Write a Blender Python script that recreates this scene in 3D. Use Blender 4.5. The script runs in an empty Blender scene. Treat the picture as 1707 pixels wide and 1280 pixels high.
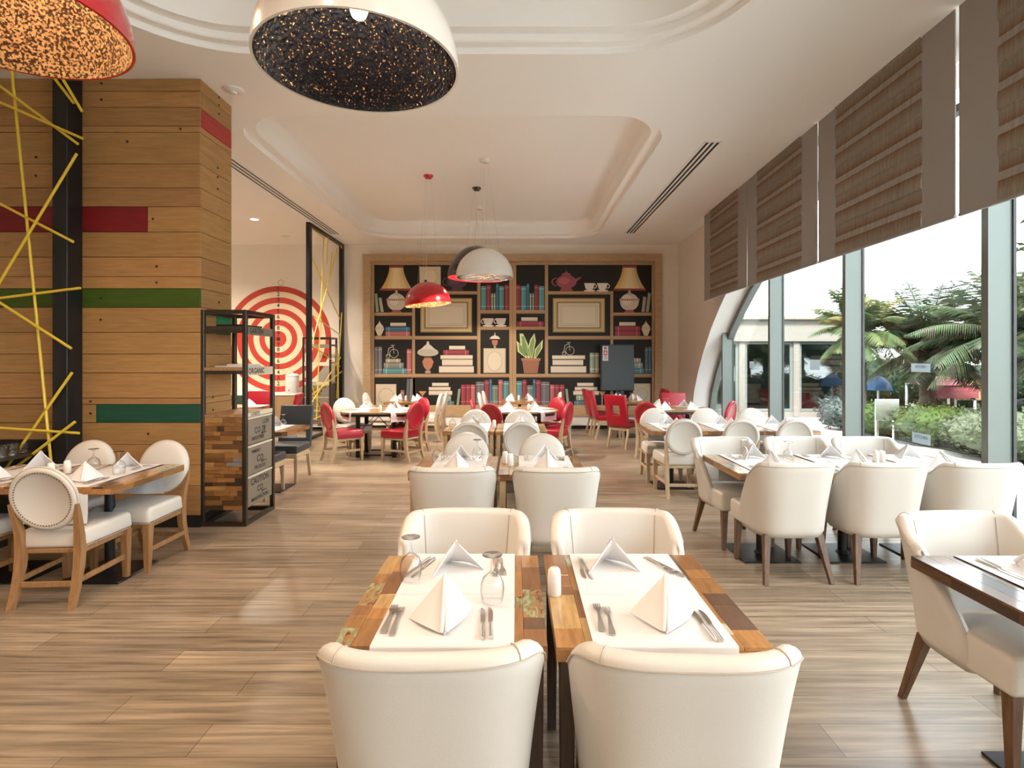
import bpy, bmesh, math, random
from mathutils import Vector, Matrix
from math import sin, cos, pi, atan2, radians, sqrt

SC = bpy.context.scene
COL = SC.collection
rnd = random.Random(7)

# ------------------------------------------------------------------ camera
CAM_H = 1.63
FPX, VX, VY = 920.0, 860.0, 597.0          # focal length and vanishing point in a 1707x1280 frame
cam_d = bpy.data.cameras.new('camera')
cam = bpy.data.objects.new('camera', cam_d)
COL.objects.link(cam)
cam.location = (0, 0, CAM_H)
cam.rotation_euler = (pi / 2, 0, 0)
cam_d.sensor_width = 36.0
cam_d.lens = FPX / 1707 * 36.0
cam_d.shift_x = -(VX - 853.5) / 1707
cam_d.shift_y = -(640.0 - VY) / 1707
cam_d.clip_start = 0.05
cam_d.clip_end = 300
SC.camera = cam

# ------------------------------------------------------------------ world, sun, exposure
SC.view_settings.view_transform = 'Standard'
SC.view_settings.look = 'None'
SC.view_settings.exposure = 1.45
SC.view_settings.gamma = 1.0
SC.view_settings.use_curve_mapping = False
SC.cycles.max_bounces = 10
SC.cycles.diffuse_bounces = 6
SC.cycles.glossy_bounces = 4
SC.cycles.transparent_max_bounces = 16
SC.cycles.sample_clamp_indirect = 6.0
SC.cycles.caustics_reflective = False
SC.cycles.caustics_refractive = False

world = bpy.data.worlds.new('overcast_sky')
SC.world = world
world.use_nodes = True
wn = world.node_tree
bg = wn.nodes['Background']
bg.inputs['Color'].default_value = (0.90, 0.96, 1.0, 1)
bg.inputs['Strength'].default_value = 2.9

sun_d = bpy.data.lights.new('sun', 'SUN')
sun_d.energy = 6.5
sun_d.angle = radians(12)
sun_d.color = (1.0, 0.97, 0.92)
sun = bpy.data.objects.new('sun', sun_d)
COL.objects.link(sun)
sun.location = (-6, -10, 14)
sun.rotation_euler = Vector((0.32, 0.62, -0.85)).to_track_quat('-Z', 'Y').to_euler()

WARM = (1.0, 0.87, 0.72)
def lamp(name, kind, loc, power, color=WARM, radius=0.05, spot=None, blend=0.6):
    d = bpy.data.lights.new(name, kind)
    d.energy = power
    d.color = color
    d.shadow_soft_size = radius
    if kind == 'SPOT':
        d.spot_size = radians(spot or 120)
        d.spot_blend = blend
    o = bpy.data.objects.new(name, d)
    COL.objects.link(o)
    o.location = loc
    return o

CEIL = 4.33
# added fill spots without fittings, unseen above the camera and in the side bay
for (x, y) in ((-2.9, 3.2), (-2.9, 1.0), (-1.2, 0.6), (0.6, 0.8), (-0.4, -1.4), (1.9, 0.2), (-4.6, 0.2),
               (-6.4, 1.6)):
    lamp('added_fill_spot', 'SPOT', (x, y, CEIL - 0.03), 50 if x < -2 else 28, (1.0, 0.62, 0.34), 0.12, 140, 0.8)
for (x, y) in ((-7.0, 11.2), (-7.0, 8.6), (-5.3, 8.2), (-5.3, 6.9)):
    lamp('added_fill_spot', 'SPOT', (x, y, CEIL - 0.03), 150, (1.0, 0.86, 0.69), 0.12, 140, 0.8)

# ------------------------------------------------------------------ materials
def mat(name, color=(0.8, 0.8, 0.8), rough=0.5, metal=0.0, spec=0.5, bump=None, coat=0.0, sheen=0.0, trans=None):
    m = bpy.data.materials.new(name)
    m.use_nodes = True
    nt = m.node_tree
    p = nt.nodes['Principled BSDF']
    p.inputs['Base Color'].default_value = (*color, 1)
    p.inputs['Roughness'].default_value = rough
    p.inputs['Metallic'].default_value = metal
    p.inputs['Specular IOR Level'].default_value = spec
    p.inputs['Coat Weight'].default_value = coat
    p.inputs['Coat Roughness'].default_value = 0.08
    p.inputs['Sheen Weight'].default_value = sheen
    if bump:
        sc, st = bump
        tc = nt.nodes.new('ShaderNodeTexCoord')
        nz = nt.nodes.new('ShaderNodeTexNoise')
        nz.inputs['Scale'].default_value = sc
        nz.inputs['Detail'].default_value = 4
        b = nt.nodes.new('ShaderNodeBump')
        b.inputs['Strength'].default_value = st
        b.inputs['Distance'].default_value = 0.01
        nt.links.new(tc.outputs['Object'], nz.inputs['Vector'])
        nt.links.new(nz.outputs['Fac'], b.inputs['Height'])
        nt.links.new(b.outputs['Normal'], p.inputs['Normal'])
    return m

def tinted(name, rough=0.5, spec=0.5, grain=None, amount=0.35, coat=0.0, bump=0.15, metal=0.0, rough_patch=False):
    """colour from the per-face attribute 'tint', optionally with stretched wood grain"""
    m = mat(name, (1, 1, 1), rough, metal, spec, coat=coat)
    nt = m.node_tree
    p = nt.nodes['Principled BSDF']
    at = nt.nodes.new('ShaderNodeAttribute')
    at.attribute_name = 'tint'
    if grain:
        tc = nt.nodes.new('ShaderNodeTexCoord')
        mp = nt.nodes.new('ShaderNodeMapping')
        mp.inputs['Scale'].default_value = grain
        nz = nt.nodes.new('ShaderNodeTexNoise')
        nz.inputs['Scale'].default_value = 1.0
        nz.inputs['Detail'].default_value = 6
        nz.inputs['Roughness'].default_value = 0.65
        nz.inputs['Distortion'].default_value = 0.6
        mr = nt.nodes.new('ShaderNodeMapRange')
        mr.inputs['From Min'].default_value = 0.25
        mr.inputs['From Max'].default_value = 0.75
        mr.inputs['To Min'].default_value = 1 - amount
        mr.inputs['To Max'].default_value = 1 + amount * 0.5
        mx = nt.nodes.new('ShaderNodeVectorMath')
        mx.operation = 'MULTIPLY'
        nt.links.new(tc.outputs['Object'], mp.inputs['Vector'])
        nt.links.new(mp.outputs['Vector'], nz.inputs['Vector'])
        nt.links.new(nz.outputs['Fac'], mr.inputs['Value'])
        nt.links.new(at.outputs['Color'], mx.inputs[0])
        nt.links.new(mr.outputs['Result'], mx.inputs[1])
        nt.links.new(mx.outputs['Vector'], p.inputs['Base Color'])
        b = nt.nodes.new('ShaderNodeBump')
        b.inputs['Strength'].default_value = bump
        b.inputs['Distance'].default_value = 0.004
        nt.links.new(nz.outputs['Fac'], b.inputs['Height'])
        nt.links.new(b.outputs['Normal'], p.inputs['Normal'])
    else:
        nt.links.new(at.outputs['Color'], p.inputs['Base Color'])
    return m

def wood(name, c1, c2, scale, rough=0.45, bump=0.1, coat=0.0):
    m = mat(name, c1, rough, coat=coat)
    nt = m.node_tree
    p = nt.nodes['Principled BSDF']
    tc = nt.nodes.new('ShaderNodeTexCoord')
    mp = nt.nodes.new('ShaderNodeMapping')
    mp.inputs['Scale'].default_value = scale
    nz = nt.nodes.new('ShaderNodeTexNoise')
    nz.inputs['Scale'].default_value = 1.0
    nz.inputs['Detail'].default_value = 5
    nz.inputs['Distortion'].default_value = 0.8
    cr = nt.nodes.new('ShaderNodeValToRGB')
    cr.color_ramp.elements[0].position = 0.3
    cr.color_ramp.elements[1].position = 0.7
    cr.color_ramp.elements[0].color = (*c2, 1)
    cr.color_ramp.elements[1].color = (*c1, 1)
    b = nt.nodes.new('ShaderNodeBump')
    b.inputs['Strength'].default_value = bump
    b.inputs['Distance'].default_value = 0.003
    L = nt.links.new
    L(tc.outputs['Object'], mp.inputs['Vector']); L(mp.outputs['Vector'], nz.inputs['Vector'])
    L(nz.outputs['Fac'], cr.inputs['Fac']); L(cr.outputs['Color'], p.inputs['Base Color'])
    L(nz.outputs['Fac'], b.inputs['Height']); L(b.outputs['Normal'], p.inputs['Normal'])
    return m

def thin_glass(name, tint=(1, 1, 1), refl=1.0, ior=1.45, base=0.0):
    m = bpy.data.materials.new(name)
    m.use_nodes = True
    nt = m.node_tree
    nt.nodes.remove(nt.nodes['Principled BSDF'])
    out = nt.nodes['Material Output']
    t = nt.nodes.new('ShaderNodeBsdfTransparent')
    t.inputs['Color'].default_value = (*tint, 1)
    g = nt.nodes.new('ShaderNodeBsdfGlossy')
    g.inputs['Roughness'].default_value = 0.02
    f = nt.nodes.new('ShaderNodeLayerWeight')      # Schlick from the facing angle, the same on both sides of a thin pane
    f.inputs['Blend'].default_value = 0.5
    pw = nt.nodes.new('ShaderNodeMath')
    pw.operation = 'POWER'
    pw.inputs[1].default_value = 5.0 if ior < 1.49 else 2.6
    mr = nt.nodes.new('ShaderNodeMath')
    mr.operation = 'MULTIPLY_ADD'
    mr.inputs[1].default_value = 0.9 * refl
    mr.inputs[2].default_value = 0.03 + base
    mr.use_clamp = True
    mx = nt.nodes.new('ShaderNodeMixShader')
    L = nt.links.new
    L(f.outputs['Facing'], pw.inputs[0]); L(pw.outputs['Value'], mr.inputs[0]); L(mr.outputs['Value'], mx.inputs['Fac'])
    L(t.outputs['BSDF'], mx.inputs[1]); L(g.outputs['BSDF'], mx.inputs[2])
    L(mx.outputs['Shader'], out.inputs['Surface'])
    return m

def emit(name, color, strength):
    m = bpy.data.materials.new(name)
    m.use_nodes = True
    nt = m.node_tree
    p = nt.nodes['Principled BSDF']
    p.inputs['Base Color'].default_value = (*color, 1)
    p.inputs['Emission Color'].default_value = (*color, 1)
    p.inputs['Emission Strength'].default_value = strength
    return m

M = {}
M['paint'] = mat('warm_white_paint', (0.80, 0.77, 0.71), 0.7)
M['ceil'] = mat('ceiling_paint', (0.92, 0.92, 0.905), 0.8)
M['backwall'] = mat('cream_wall_paint', (0.86, 0.79, 0.69), 0.7)
M['sidewall'] = mat('taupe_wall_paint', (0.78, 0.74, 0.68), 0.7)
M['white'] = mat('white_paint', (0.86, 0.87, 0.86), 0.5)
M['leather'] = mat('cream_leather', (0.66, 0.62, 0.565), 0.42, bump=(220, 0.06))
M['red_leather'] = mat('red_leather', (0.36, 0.008, 0.022), 0.33, bump=(220, 0.06))
M['red_piping'] = mat('light_red_piping', (0.62, 0.09, 0.12), 0.4)
M['grey_leather'] = mat('charcoal_leather', (0.045, 0.05, 0.055), 0.45, bump=(220, 0.06))
M['piping'] = mat('cream_piping', (0.46, 0.39, 0.32), 0.5)
M['nail'] = mat('antique_nailhead', (0.28, 0.17, 0.09), 0.35, 0.8)
M['nail_pale'] = mat('pale_nailhead', (0.62, 0.55, 0.46), 0.35, 0.6)
M['walnut'] = wood('walnut_leg', (0.17, 0.085, 0.04), (0.08, 0.038, 0.018), (60, 60, 6), 0.4)
M['oak'] = wood('oak_leg', (0.40, 0.22, 0.095), (0.26, 0.13, 0.05), (60, 60, 5), 0.45)
M['pale_oak'] = wood('pale_oak_leg', (0.55, 0.42, 0.27), (0.40, 0.29, 0.17), (60, 60, 5), 0.5)
M['darkwood'] = wood('dark_table_leg', (0.07, 0.045, 0.03), (0.03, 0.02, 0.014), (50, 50, 6), 0.45)
M['apron'] = mat('grey_brown_apron', (0.11, 0.085, 0.07), 0.5)
M['iron'] = mat('black_iron', (0.012, 0.013, 0.015), 0.42, 0.2)
M['steel_black'] = mat('dark_steel_tube', (0.075, 0.062, 0.05), 0.32, 0.75)
M['steel'] = mat('cutlery_steel', (0.78, 0.76, 0.73), 0.26, 1.0)
M['cloth'] = mat('white_table_linen', (0.74, 0.72, 0.715), 0.85, bump=(900, 0.04), sheen=0.2)
M['napkin'] = mat('white_napkin', (0.80, 0.78, 0.775), 0.8, bump=(700, 0.05), sheen=0.2)
M['china'] = mat('white_china', (0.86, 0.85, 0.82), 0.22)
M['goblet'] = thin_glass('clear_goblet_glass', (0.955, 0.96, 0.955), 1.1, 1.5, 0.05)
def rim_dark(m):
    nt = m.node_tree
    t = [n for n in nt.nodes if n.type == 'BSDF_TRANSPARENT'][0]
    lw = [n for n in nt.nodes if n.type == 'LAYER_WEIGHT'][0]
    cr = nt.nodes.new('ShaderNodeValToRGB')
    cr.color_ramp.elements[0].position = 0.45
    cr.color_ramp.elements[0].color = (0.965, 0.97, 0.965, 1)
    cr.color_ramp.elements[1].position = 1.0
    cr.color_ramp.elements[1].color = (0.38, 0.39, 0.38, 1)
    nt.links.new(lw.outputs['Facing'], cr.inputs['Fac']); nt.links.new(cr.outputs['Color'], t.inputs['Color'])
rim_dark(M['goblet'])
M['pane'] = thin_glass('window_glass', (0.97, 0.985, 0.98), 1.0, 1.45)
M['mullion'] = mat('grey_green_aluminium', (0.17, 0.195, 0.18), 0.45, 0.35)
M['mullion_dark'] = mat('dark_gasket', (0.03, 0.03, 0.03), 0.5)
M['tabletop'] = tinted('reclaimed_wood', 0.28, 0.5, (45, 6, 45), 0.45, coat=0.55, bump=0.12)
def flake_mat():
    m = mat('flaking_paint_wood', (0.3, 0.15, 0.05), 0.3, coat=0.55)
    nt = m.node_tree
    p = nt.nodes['Principled BSDF']
    tc = nt.nodes.new('ShaderNodeTexCoord')
    mp = nt.nodes.new('ShaderNodeMapping')
    mp.inputs['Scale'].default_value = (38, 13, 38)
    nz = nt.nodes.new('ShaderNodeTexNoise')
    nz.inputs['Scale'].default_value = 1.0
    nz.inputs['Detail'].default_value = 7
    nz.inputs['Distortion'].default_value = 1.5
    cr = nt.nodes.new('ShaderNodeValToRGB')
    e = cr.color_ramp.elements
    e[0].position, e[0].color = 0.36, (0.05, 0.025, 0.012, 1)
    e[1].position, e[1].color = 0.43, (0.34, 0.16, 0.05, 1)
    for q, c in ((0.50, (0.36, 0.18, 0.055, 1)), (0.53, (0.16, 0.30, 0.18, 1)), (0.60, (0.40, 0.44, 0.26, 1)), (0.66, (0.32, 0.16, 0.05, 1))):
        x = cr.color_ramp.elements.new(q); x.color = c
    L = nt.links.new
    L(tc.outputs['Object'], mp.inputs['Vector']); L(mp.outputs['Vector'], nz.inputs['Vector'])
    L(nz.outputs['Fac'], cr.inputs['Fac']); L(cr.outputs['Color'], p.inputs['Base Color'])
    return m
M['flake'] = flake_mat()
M['planks'] = tinted('oak_cladding', 0.5, 0.4, (3.0, 3.0, 34), 0.30, bump=0.22)
M['mosaic'] = tinted('reclaimed_mosaic', 0.5, 0.4, (8, 8, 60), 0.5, bump=0.2)
M['print'] = tinted('printed_mural', 0.6, 0.3)
M['tint'] = tinted('coloured_paint', 0.5, 0.4)
M['frame_oak'] = wood('mural_oak_frame', (0.52, 0.36, 0.21), (0.42, 0.28, 0.15), (6, 40, 40), 0.5)
M['yellow'] = mat('yellow_stick_paint', (0.80, 0.58, 0.05), 0.4)
M['fabric'] = mat('taupe_blind_fabric', (0.36, 0.335, 0.315), 0.9, bump=(500, 0.1))
M['red_lacquer'] = mat('red_lacquer', (0.52, 0.012, 0.02), 0.16, coat=0.5)
M['white_lacquer'] = mat('white_lacquer', (0.82, 0.79, 0.73), 0.22, coat=0.3)
M['black_lacquer'] = mat('black_lacquer', (0.02, 0.018, 0.016), 0.25, coat=0.4)
M['grey_drawer'] = mat('grey_drawer_front', (0.22, 0.185, 0.14), 0.55, bump=(60, 0.1))
M['stencil'] = mat('stencil_black', (0.025, 0.022, 0.02), 0.6)
M['label_strip'] = mat('whitewashed_strip', (0.66, 0.58, 0.44), 0.6)
M['box_grey'] = mat('slate_grey_enamel', (0.055, 0.075, 0.085), 0.45)
M['terrace'] = mat('pale_terrace_stone', (0.48, 0.465, 0.44), 0.7, bump=(3, 0.1))
M['fascia'] = mat('beige_render', (0.17, 0.16, 0.14), 0.8)
M['trunk'] = mat('palm_trunk', (0.10, 0.075, 0.05), 0.9, bump=(30, 0.8))
M['soil'] = mat('garden_soil', (0.05, 0.06, 0.03), 1.0)
M['bulb'] = emit('lit_bulb', (1.0, 0.72, 0.40), 14)
M['downlight'] = emit('lit_downlight', (1.0, 0.80, 0.55), 20)
M['unlit'] = mat('unlit_downlight', (0.7, 0.68, 0.62), 0.4)
M['plastic'] = mat('white_plastic', (0.78, 0.77, 0.76), 0.4)
M['black'] = mat('matt_black', (0.008, 0.008, 0.008), 0.6)

def crumpled(name, dark, gold, fleck, bump=1.0, rough=0.32, scale=26):
    m = mat(name, dark, rough, 0.9)
    nt = m.node_tree
    p = nt.nodes['Principled BSDF']
    tc = nt.nodes.new('ShaderNodeTexCoord')
    v = nt.nodes.new('ShaderNodeTexNoise')
    v.inputs['Scale'].default_value = scale * 1.6
    v.inputs['Detail'].default_value = 6
    v.inputs['Roughness'].default_value = 0.7
    n2 = nt.nodes.new('ShaderNodeTexNoise')
    n2.inputs['Scale'].default_value = scale * 2.2
    n2.inputs['Detail'].default_value = 3
    vv = nt.nodes.new('ShaderNodeTexVoronoi')
    vv.inputs['Scale'].default_value = scale
    ad = nt.nodes.new('ShaderNodeMath')
    ad.operation = 'ADD'
    b = nt.nodes.new('ShaderNodeBump')
    b.inputs['Strength'].default_value = bump
    b.inputs['Distance'].default_value = 0.02
    cr = nt.nodes.new('ShaderNodeValToRGB')
    cr.color_ramp.elements[0].position = fleck
    cr.color_ramp.elements[1].position = fleck + 0.06
    cr.color_ramp.elements[0].color = (*dark, 1)
    cr.color_ramp.elements[1].color = (*gold, 1)
    L = nt.links.new
    for q in (v, n2, vv):
        L(tc.outputs['Object'], q.inputs['Vector'])
    L(v.outputs['Fac'], ad.inputs[0]); L(vv.outputs['Distance'], ad.inputs[1])
    L(ad.outputs['Value'], b.inputs['Height']); L(b.outputs['Normal'], p.inputs['Normal'])
    L(n2.outputs['Fac'], cr.inputs['Fac']); L(cr.outputs['Color'], p.inputs['Base Color'])
    return m
M['gold_leaf'] = crumpled('crumpled_gold_leaf', (0.05, 0.022, 0.009), (0.40, 0.22, 0.09), 0.47, 1.0, 0.30, 38)
M['black_leaf'] = crumpled('crumpled_black_leaf', (0.004, 0.004, 0.005), (0.55, 0.28, 0.11), 0.63, 0.5, 0.22, 40)
M['red_inner'] = mat('red_lamp_lining', (0.62, 0.02, 0.02), 0.3)

# leaf material: tint with slight translucency
def leaf_mat(name):
    m = tinted(name, 0.55, 0.25)
    nt = m.node_tree
    p = nt.nodes['Principled BSDF']
    tr = nt.nodes.new('ShaderNodeBsdfTranslucent')
    at = [n for n in nt.nodes if n.type == 'ATTRIBUTE'][0]
    mx = nt.nodes.new('ShaderNodeMixShader')
    mx.inputs['Fac'].default_value = 0.35
    out = nt.nodes['Material Output']
    nt.links.new(at.outputs['Color'], tr.inputs['Color'])
    nt.links.new(p.outputs['BSDF'], mx.inputs[1]); nt.links.new(tr.outputs['BSDF'], mx.inputs[2])
    nt.links.new(mx.outputs['Shader'], out.inputs['Surface'])
    return m
M['leaf'] = leaf_mat('garden_leaf')

def floor_mat():
    m = mat('plank_floor', (0.3, 0.2, 0.12), 0.29, spec=0.6)
    nt = m.node_tree
    p = nt.nodes['Principled BSDF']
    L = nt.links.new
    tc = nt.nodes.new('ShaderNodeTexCoord')
    br = nt.nodes.new('ShaderNodeTexBrick')
    br.offset = 0.37
    br.inputs['Scale'].default_value = 1.0
    br.inputs['Brick Width'].default_value = 1.35
    br.inputs['Row Height'].default_value = 0.205
    br.inputs['Mortar Size'].default_value = 0.0016
    br.inputs['Mortar Smooth'].default_value = 0.1
    br.inputs['Bias'].default_value = 0.0
    br.inputs['Color1'].default_value = (0.250, 0.192, 0.135, 1)
    br.inputs['Color2'].default_value = (0.370, 0.292, 0.212, 1)
    br.inputs['Mortar'].default_value = (0.06, 0.04, 0.025, 1)
    mp = nt.nodes.new('ShaderNodeMapping')
    mp.inputs['Scale'].default_value = (1.3, 26, 1)
    nz = nt.nodes.new('ShaderNodeTexNoise')
    nz.inputs['Scale'].default_value = 1.0
    nz.inputs['Detail'].default_value = 8
    nz.inputs['Roughness'].default_value = 0.62
    nz.inputs['Distortion'].default_value = 0.35
    mr = nt.nodes.new('ShaderNodeMapRange')
    mr.inputs['From Min'].default_value = 0.28
    mr.inputs['From Max'].default_value = 0.72
    mr.inputs['To Min'].default_value = 0.40
    mr.inputs['To Max'].default_value = 1.50
    mx = nt.nodes.new('ShaderNodeVectorMath')
    mx.operation = 'MULTIPLY'
    b = nt.nodes.new('ShaderNodeBump')
    b.inputs['Strength'].default_value = 0.12
    b.inputs['Distance'].default_value = 0.003
    L(tc.outputs['Object'], br.inputs['Vector']); L(tc.outputs['Object'], mp.inputs['Vector'])
    L(mp.outputs['Vector'], nz.inputs['Vector']); L(nz.outputs['Fac'], mr.inputs['Value'])
    L(br.outputs['Color'], mx.inputs[0]); L(mr.outputs['Result'], mx.inputs[1])
    L(mx.outputs['Vector'], p.inputs['Base Color'])
    L(nz.outputs['Fac'], b.inputs['Height']); L(b.outputs['Normal'], p.inputs['Normal'])
    return m
M['floor'] = floor_mat()

# ------------------------------------------------------------------ mesh helpers
class MB:
    def __init__(self):
        self.v, self.f, self.mi, self.tint = [], [], [], []
    def add(self, vs, fs, mi=0, tint=(1, 1, 1), mx=None):
        o = len(self.v)
        for p in vs:
            p = Vector(p)
            self.v.append(mx @ p if mx else p)
        for q in fs:
            self.f.append([o + i for i in q]); self.mi.append(mi); self.tint.append(tint)
        return self
    def hexa(self, p, mi=0, tint=(1, 1, 1), mx=None):
        """p: 4 bottom corners then 4 top corners"""
        return self.add(p, [(3, 2, 1, 0), (4, 5, 6, 7), (0, 1, 5, 4), (1, 2, 6, 5), (2, 3, 7, 6), (3, 0, 4, 7)], mi, tint, mx)
    def box(self, x0, x1, y0, y1, z0, z1, mi=0, tint=(1, 1, 1), mx=None):
        return self.hexa([(x0, y0, z0), (x1, y0, z0), (x1, y1, z0), (x0, y1, z0), (x0, y0, z1), (x1, y0, z1), (x1, y1, z1), (x0, y1, z1)], mi, tint, mx)
    def bevelled(self, pts, w, seg=2, mi=0, tint=(1, 1, 1), mx=None):
        bm = bmesh.new()
        vs = [bm.verts.new(q) for q in pts]
        for q in [(3, 2, 1, 0), (4, 5, 6, 7), (0, 1, 5, 4), (1, 2, 6, 5), (2, 3, 7, 6), (3, 0, 4, 7)]:
            bm.faces.new([vs[i] for i in q])
        bmesh.ops.bevel(bm, geom=bm.edges[:], offset=w, segments=seg, profile=0.5, affect='EDGES', clamp_overlap=True)
        self.add_bm(bm, mi, tint, mx)
        bm.free()
        return self
    def rbox(self, x0, x1, y0, y1, z0, z1, w=0.005, seg=2, mi=0, tint=(1, 1, 1), mx=None):
        return self.bevelled([(x0, y0, z0), (x1, y0, z0), (x1, y1, z0), (x0, y1, z0), (x0, y0, z1), (x1, y0, z1), (x1, y1, z1), (x0, y1, z1)], w, seg, mi, tint, mx)
    def add_bm(self, bm, mi=0, tint=(1, 1, 1), mx=None):
        bm.verts.ensure_lookup_table(); bm.verts.index_update()
        self.add([v.co.copy() for v in bm.verts], [[v.index for v in f.verts] for f in bm.faces], mi, tint, mx)
    def lathe(self, prof, n=24, mi=0, tint=(1, 1, 1), mx=None):
        vs, fs = [], []
        m = len(prof)
        for i in range(n):
            a = 2 * pi * i / n
            for r, z in prof:
                vs.append((max(r, 1e-5) * cos(a), max(r, 1e-5) * sin(a), z))
        for i in range(n):
            j = (i + 1) % n
            for k in range(m - 1):
                fs.append((i * m + k, j * m + k, j * m + k + 1, i * m + k + 1))
        return self.add(vs, fs, mi, tint, mx)
    def tube(self, pts, r, n=8, mi=0, tint=(1, 1, 1), cap=True, closed=False, mx=None):
        pts = [Vector(p) for p in pts]
        rs = r if isinstance(r, (list, tuple)) else [r] * len(pts)
        vs, fs = [], []
        N = len(pts)
        up = None
        for i, p in enumerate(pts):
            if closed:
                t = (pts[(i + 1) % N] - pts[i - 1])
            else:
                t = pts[min(i + 1, N - 1)] - pts[max(i - 1, 0)]
            t.normalize()
            if up is None:
                up = Vector((0, 0, 1)) if abs(t.z) < 0.9 else Vector((1, 0, 0))
            s = t.cross(up)
            if s.length < 1e-4:
                s = t.cross(Vector((0, 1, 0)))
            s.normalize()
            u = s.cross(t); u.normalize()
            up = u
            for k in range(n):
                a = 2 * pi * (k + 0.5) / n
                vs.append(p + (s * cos(a) + u * sin(a)) * rs[i])
        last = N if closed else N - 1
        for i in range(last):
            j = (i + 1) % N
            for k in range(n):
                l = (k + 1) % n
                fs.append((i * n + k, i * n + l, j * n + l, j * n + k))
        if cap and not closed:
            fs.append(list(range(n))[::-1]); fs.append([(N - 1) * n + k for k in range(n)])
        return self.add(vs, fs, mi, tint, mx)
    def grid(self, fn, nu, nv, mi=0, tint=(1, 1, 1), mx=None, wrap=False):
        vs = [fn(i / nu, j / nv) for i in range(nu + 1) for j in range(nv + 1)]
        fs = []
        for i in range(nu):
            for j in range(nv):
                a = i * (nv + 1) + j
                fs.append((a, a + nv + 1, a + nv + 2, a + 1))
        return self.add(vs, fs, mi, tint, mx)
    def prism(self, poly, axis, a, b, mi=0, tint=(1, 1, 1), side_mi=None, mx=None):
        """poly: 2D outline; axis 'x','y','z' extruded from a to b"""
        def P(u, v, w):
            return {'x': (w, u, v), 'y': (u, w, v), 'z': (u, v, w)}[axis]
        n = len(poly)
        vs = [P(u, v, a) for u, v in poly] + [P(u, v, b) for u, v in poly]
        self.add(vs, [list(range(n))[::-1], list(range(n, 2 * n))], mi, tint, mx)
        sf = [(i, (i + 1) % n, n + (i + 1) % n, n + i) for i in range(n)]
        o = len(self.v) - 2 * n
        for q in sf:
            self.f.append([o + i for i in q]); self.mi.append(mi if side_mi is None else side_mi); self.tint.append(tint)
        return self
    def quad(self, p, mi=0, tint=(1, 1, 1)):
        return self.add(p, [tuple(range(len(p)))], mi, tint)
    def mesh(self, name, mats, smooth=True, angle=35, fix=True):
        me = bpy.data.meshes.new(name)
        me.from_pydata([tuple(p) for p in self.v], [], self.f)
        if not isinstance(mats, (list, tuple)):
            mats = [mats]
        for m in mats:
            me.materials.append(M[m] if isinstance(m, str) else m)
        me.polygons.foreach_set('material_index', self.mi)
        ca = me.color_attributes.new('tint', 'FLOAT_COLOR', 'CORNER')
        data = []
        for q, t in zip(self.f, self.tint):
            data += [t[0], t[1], t[2], 1.0] * len(q)
        ca.data.foreach_set('color', data)
        if fix:
            bm = bmesh.new(); bm.from_mesh(me)
            bmesh.ops.remove_doubles(bm, verts=bm.verts[:], dist=1e-5)
            bmesh.ops.recalc_face_normals(bm, faces=bm.faces[:])
            bm.to_mesh(me); bm.free()
        if smooth:
            me.polygons.foreach_set('use_smooth', [True] * len(me.polygons))
            me.set_sharp_from_angle(angle=radians(angle))
        me.update()
        return me
    def build(self, name, mats, parent=None, smooth=True, angle=35, fix=True):
        o = bpy.data.objects.new(name, self.mesh(name, mats, smooth, angle, fix))
        COL.objects.link(o)
        if parent:
            o.parent = parent
        return o

def tag(o, label, cat, group=None, kind=None):
    o['label'] = label
    o['category'] = cat
    if group: o['group'] = group
    if kind: o['kind'] = kind
    return o

def thing(name, loc=(0, 0, 0), rz=0.0):
    o = bpy.data.objects.new(name, None)
    COL.objects.link(o)
    o.empty_display_size = 0.1
    o.location = loc
    o.rotation_euler = (0, 0, rz)
    return o

def struct(o):
    o['kind'] = 'structure'
    return o

USED = set()
def place(proto, loc, rz, label, cat, group=None):
    """first call moves the prototype itself, later calls copy it with its parts and sub-parts"""
    if proto.name not in USED:
        USED.add(proto.name)
        r = proto
    else:
        r = proto.copy(); COL.objects.link(r)
        for ch in list(proto.children):
            c = ch.copy(); COL.objects.link(c); c.parent = r
            for g in list(ch.children):
                d = g.copy(); COL.objects.link(d); d.parent = c
    r.location = loc
    r.rotation_euler = (0, 0, rz)
    tag(r, label, cat, group)
    return r

def facing(fx, fy):
    return atan2(-fx, fy)

def text_geo(s, size):
    cu = bpy.data.curves.new('t', 'FONT')
    cu.body = s
    cu.size = size
    cu.align_x = 'CENTER'; cu.align_y = 'CENTER'
    cu.resolution_u = 2
    cu.offset = size * 0.022
    ob = bpy.data.objects.new('t', cu)
    COL.objects.link(ob)
    dg = bpy.context.evaluated_depsgraph_get()
    me = ob.evaluated_get(dg).to_mesh()
    vs = [v.co.copy() for v in me.vertices]
    fs = [list(p.vertices) for p in me.polygons]
    ob.evaluated_get(dg).to_mesh_clear()
    bpy.data.objects.remove(ob); bpy.data.curves.remove(cu)
    return vs, fs

def PT(px, py, z):
    """point at height z that the photograph shows at pixel (px, py)"""
    d = FPX * (CAM_H - z) / (py - VY)
    return Vector(((px - VX) * d / FPX, d, z))
def PD(px, py, d):
    """point at depth d"""
    return Vector(((px - VX) * d / FPX, d, CAM_H - (py - VY) * d / FPX))

WALL_Y = 13.13
def W(d, off, z):
    """point on the window wall: d metres along it, off metres outwards of the mullion faces"""
    return Vector((3.72 + 0.03 * d + off, d - 0.03 * off, z))
def wbox(mb, d0, d1, o0, o1, z0, z1, mi=0, tint=(1, 1, 1)):
    mb.hexa([W(d0, o0, z0), W(d0, o1, z0), W(d1, o1, z0), W(d1, o0, z0), W(d0, o0, z1), W(d0, o1, z1), W(d1, o1, z1), W(d1, o0, z1)], mi, tint)

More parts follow.
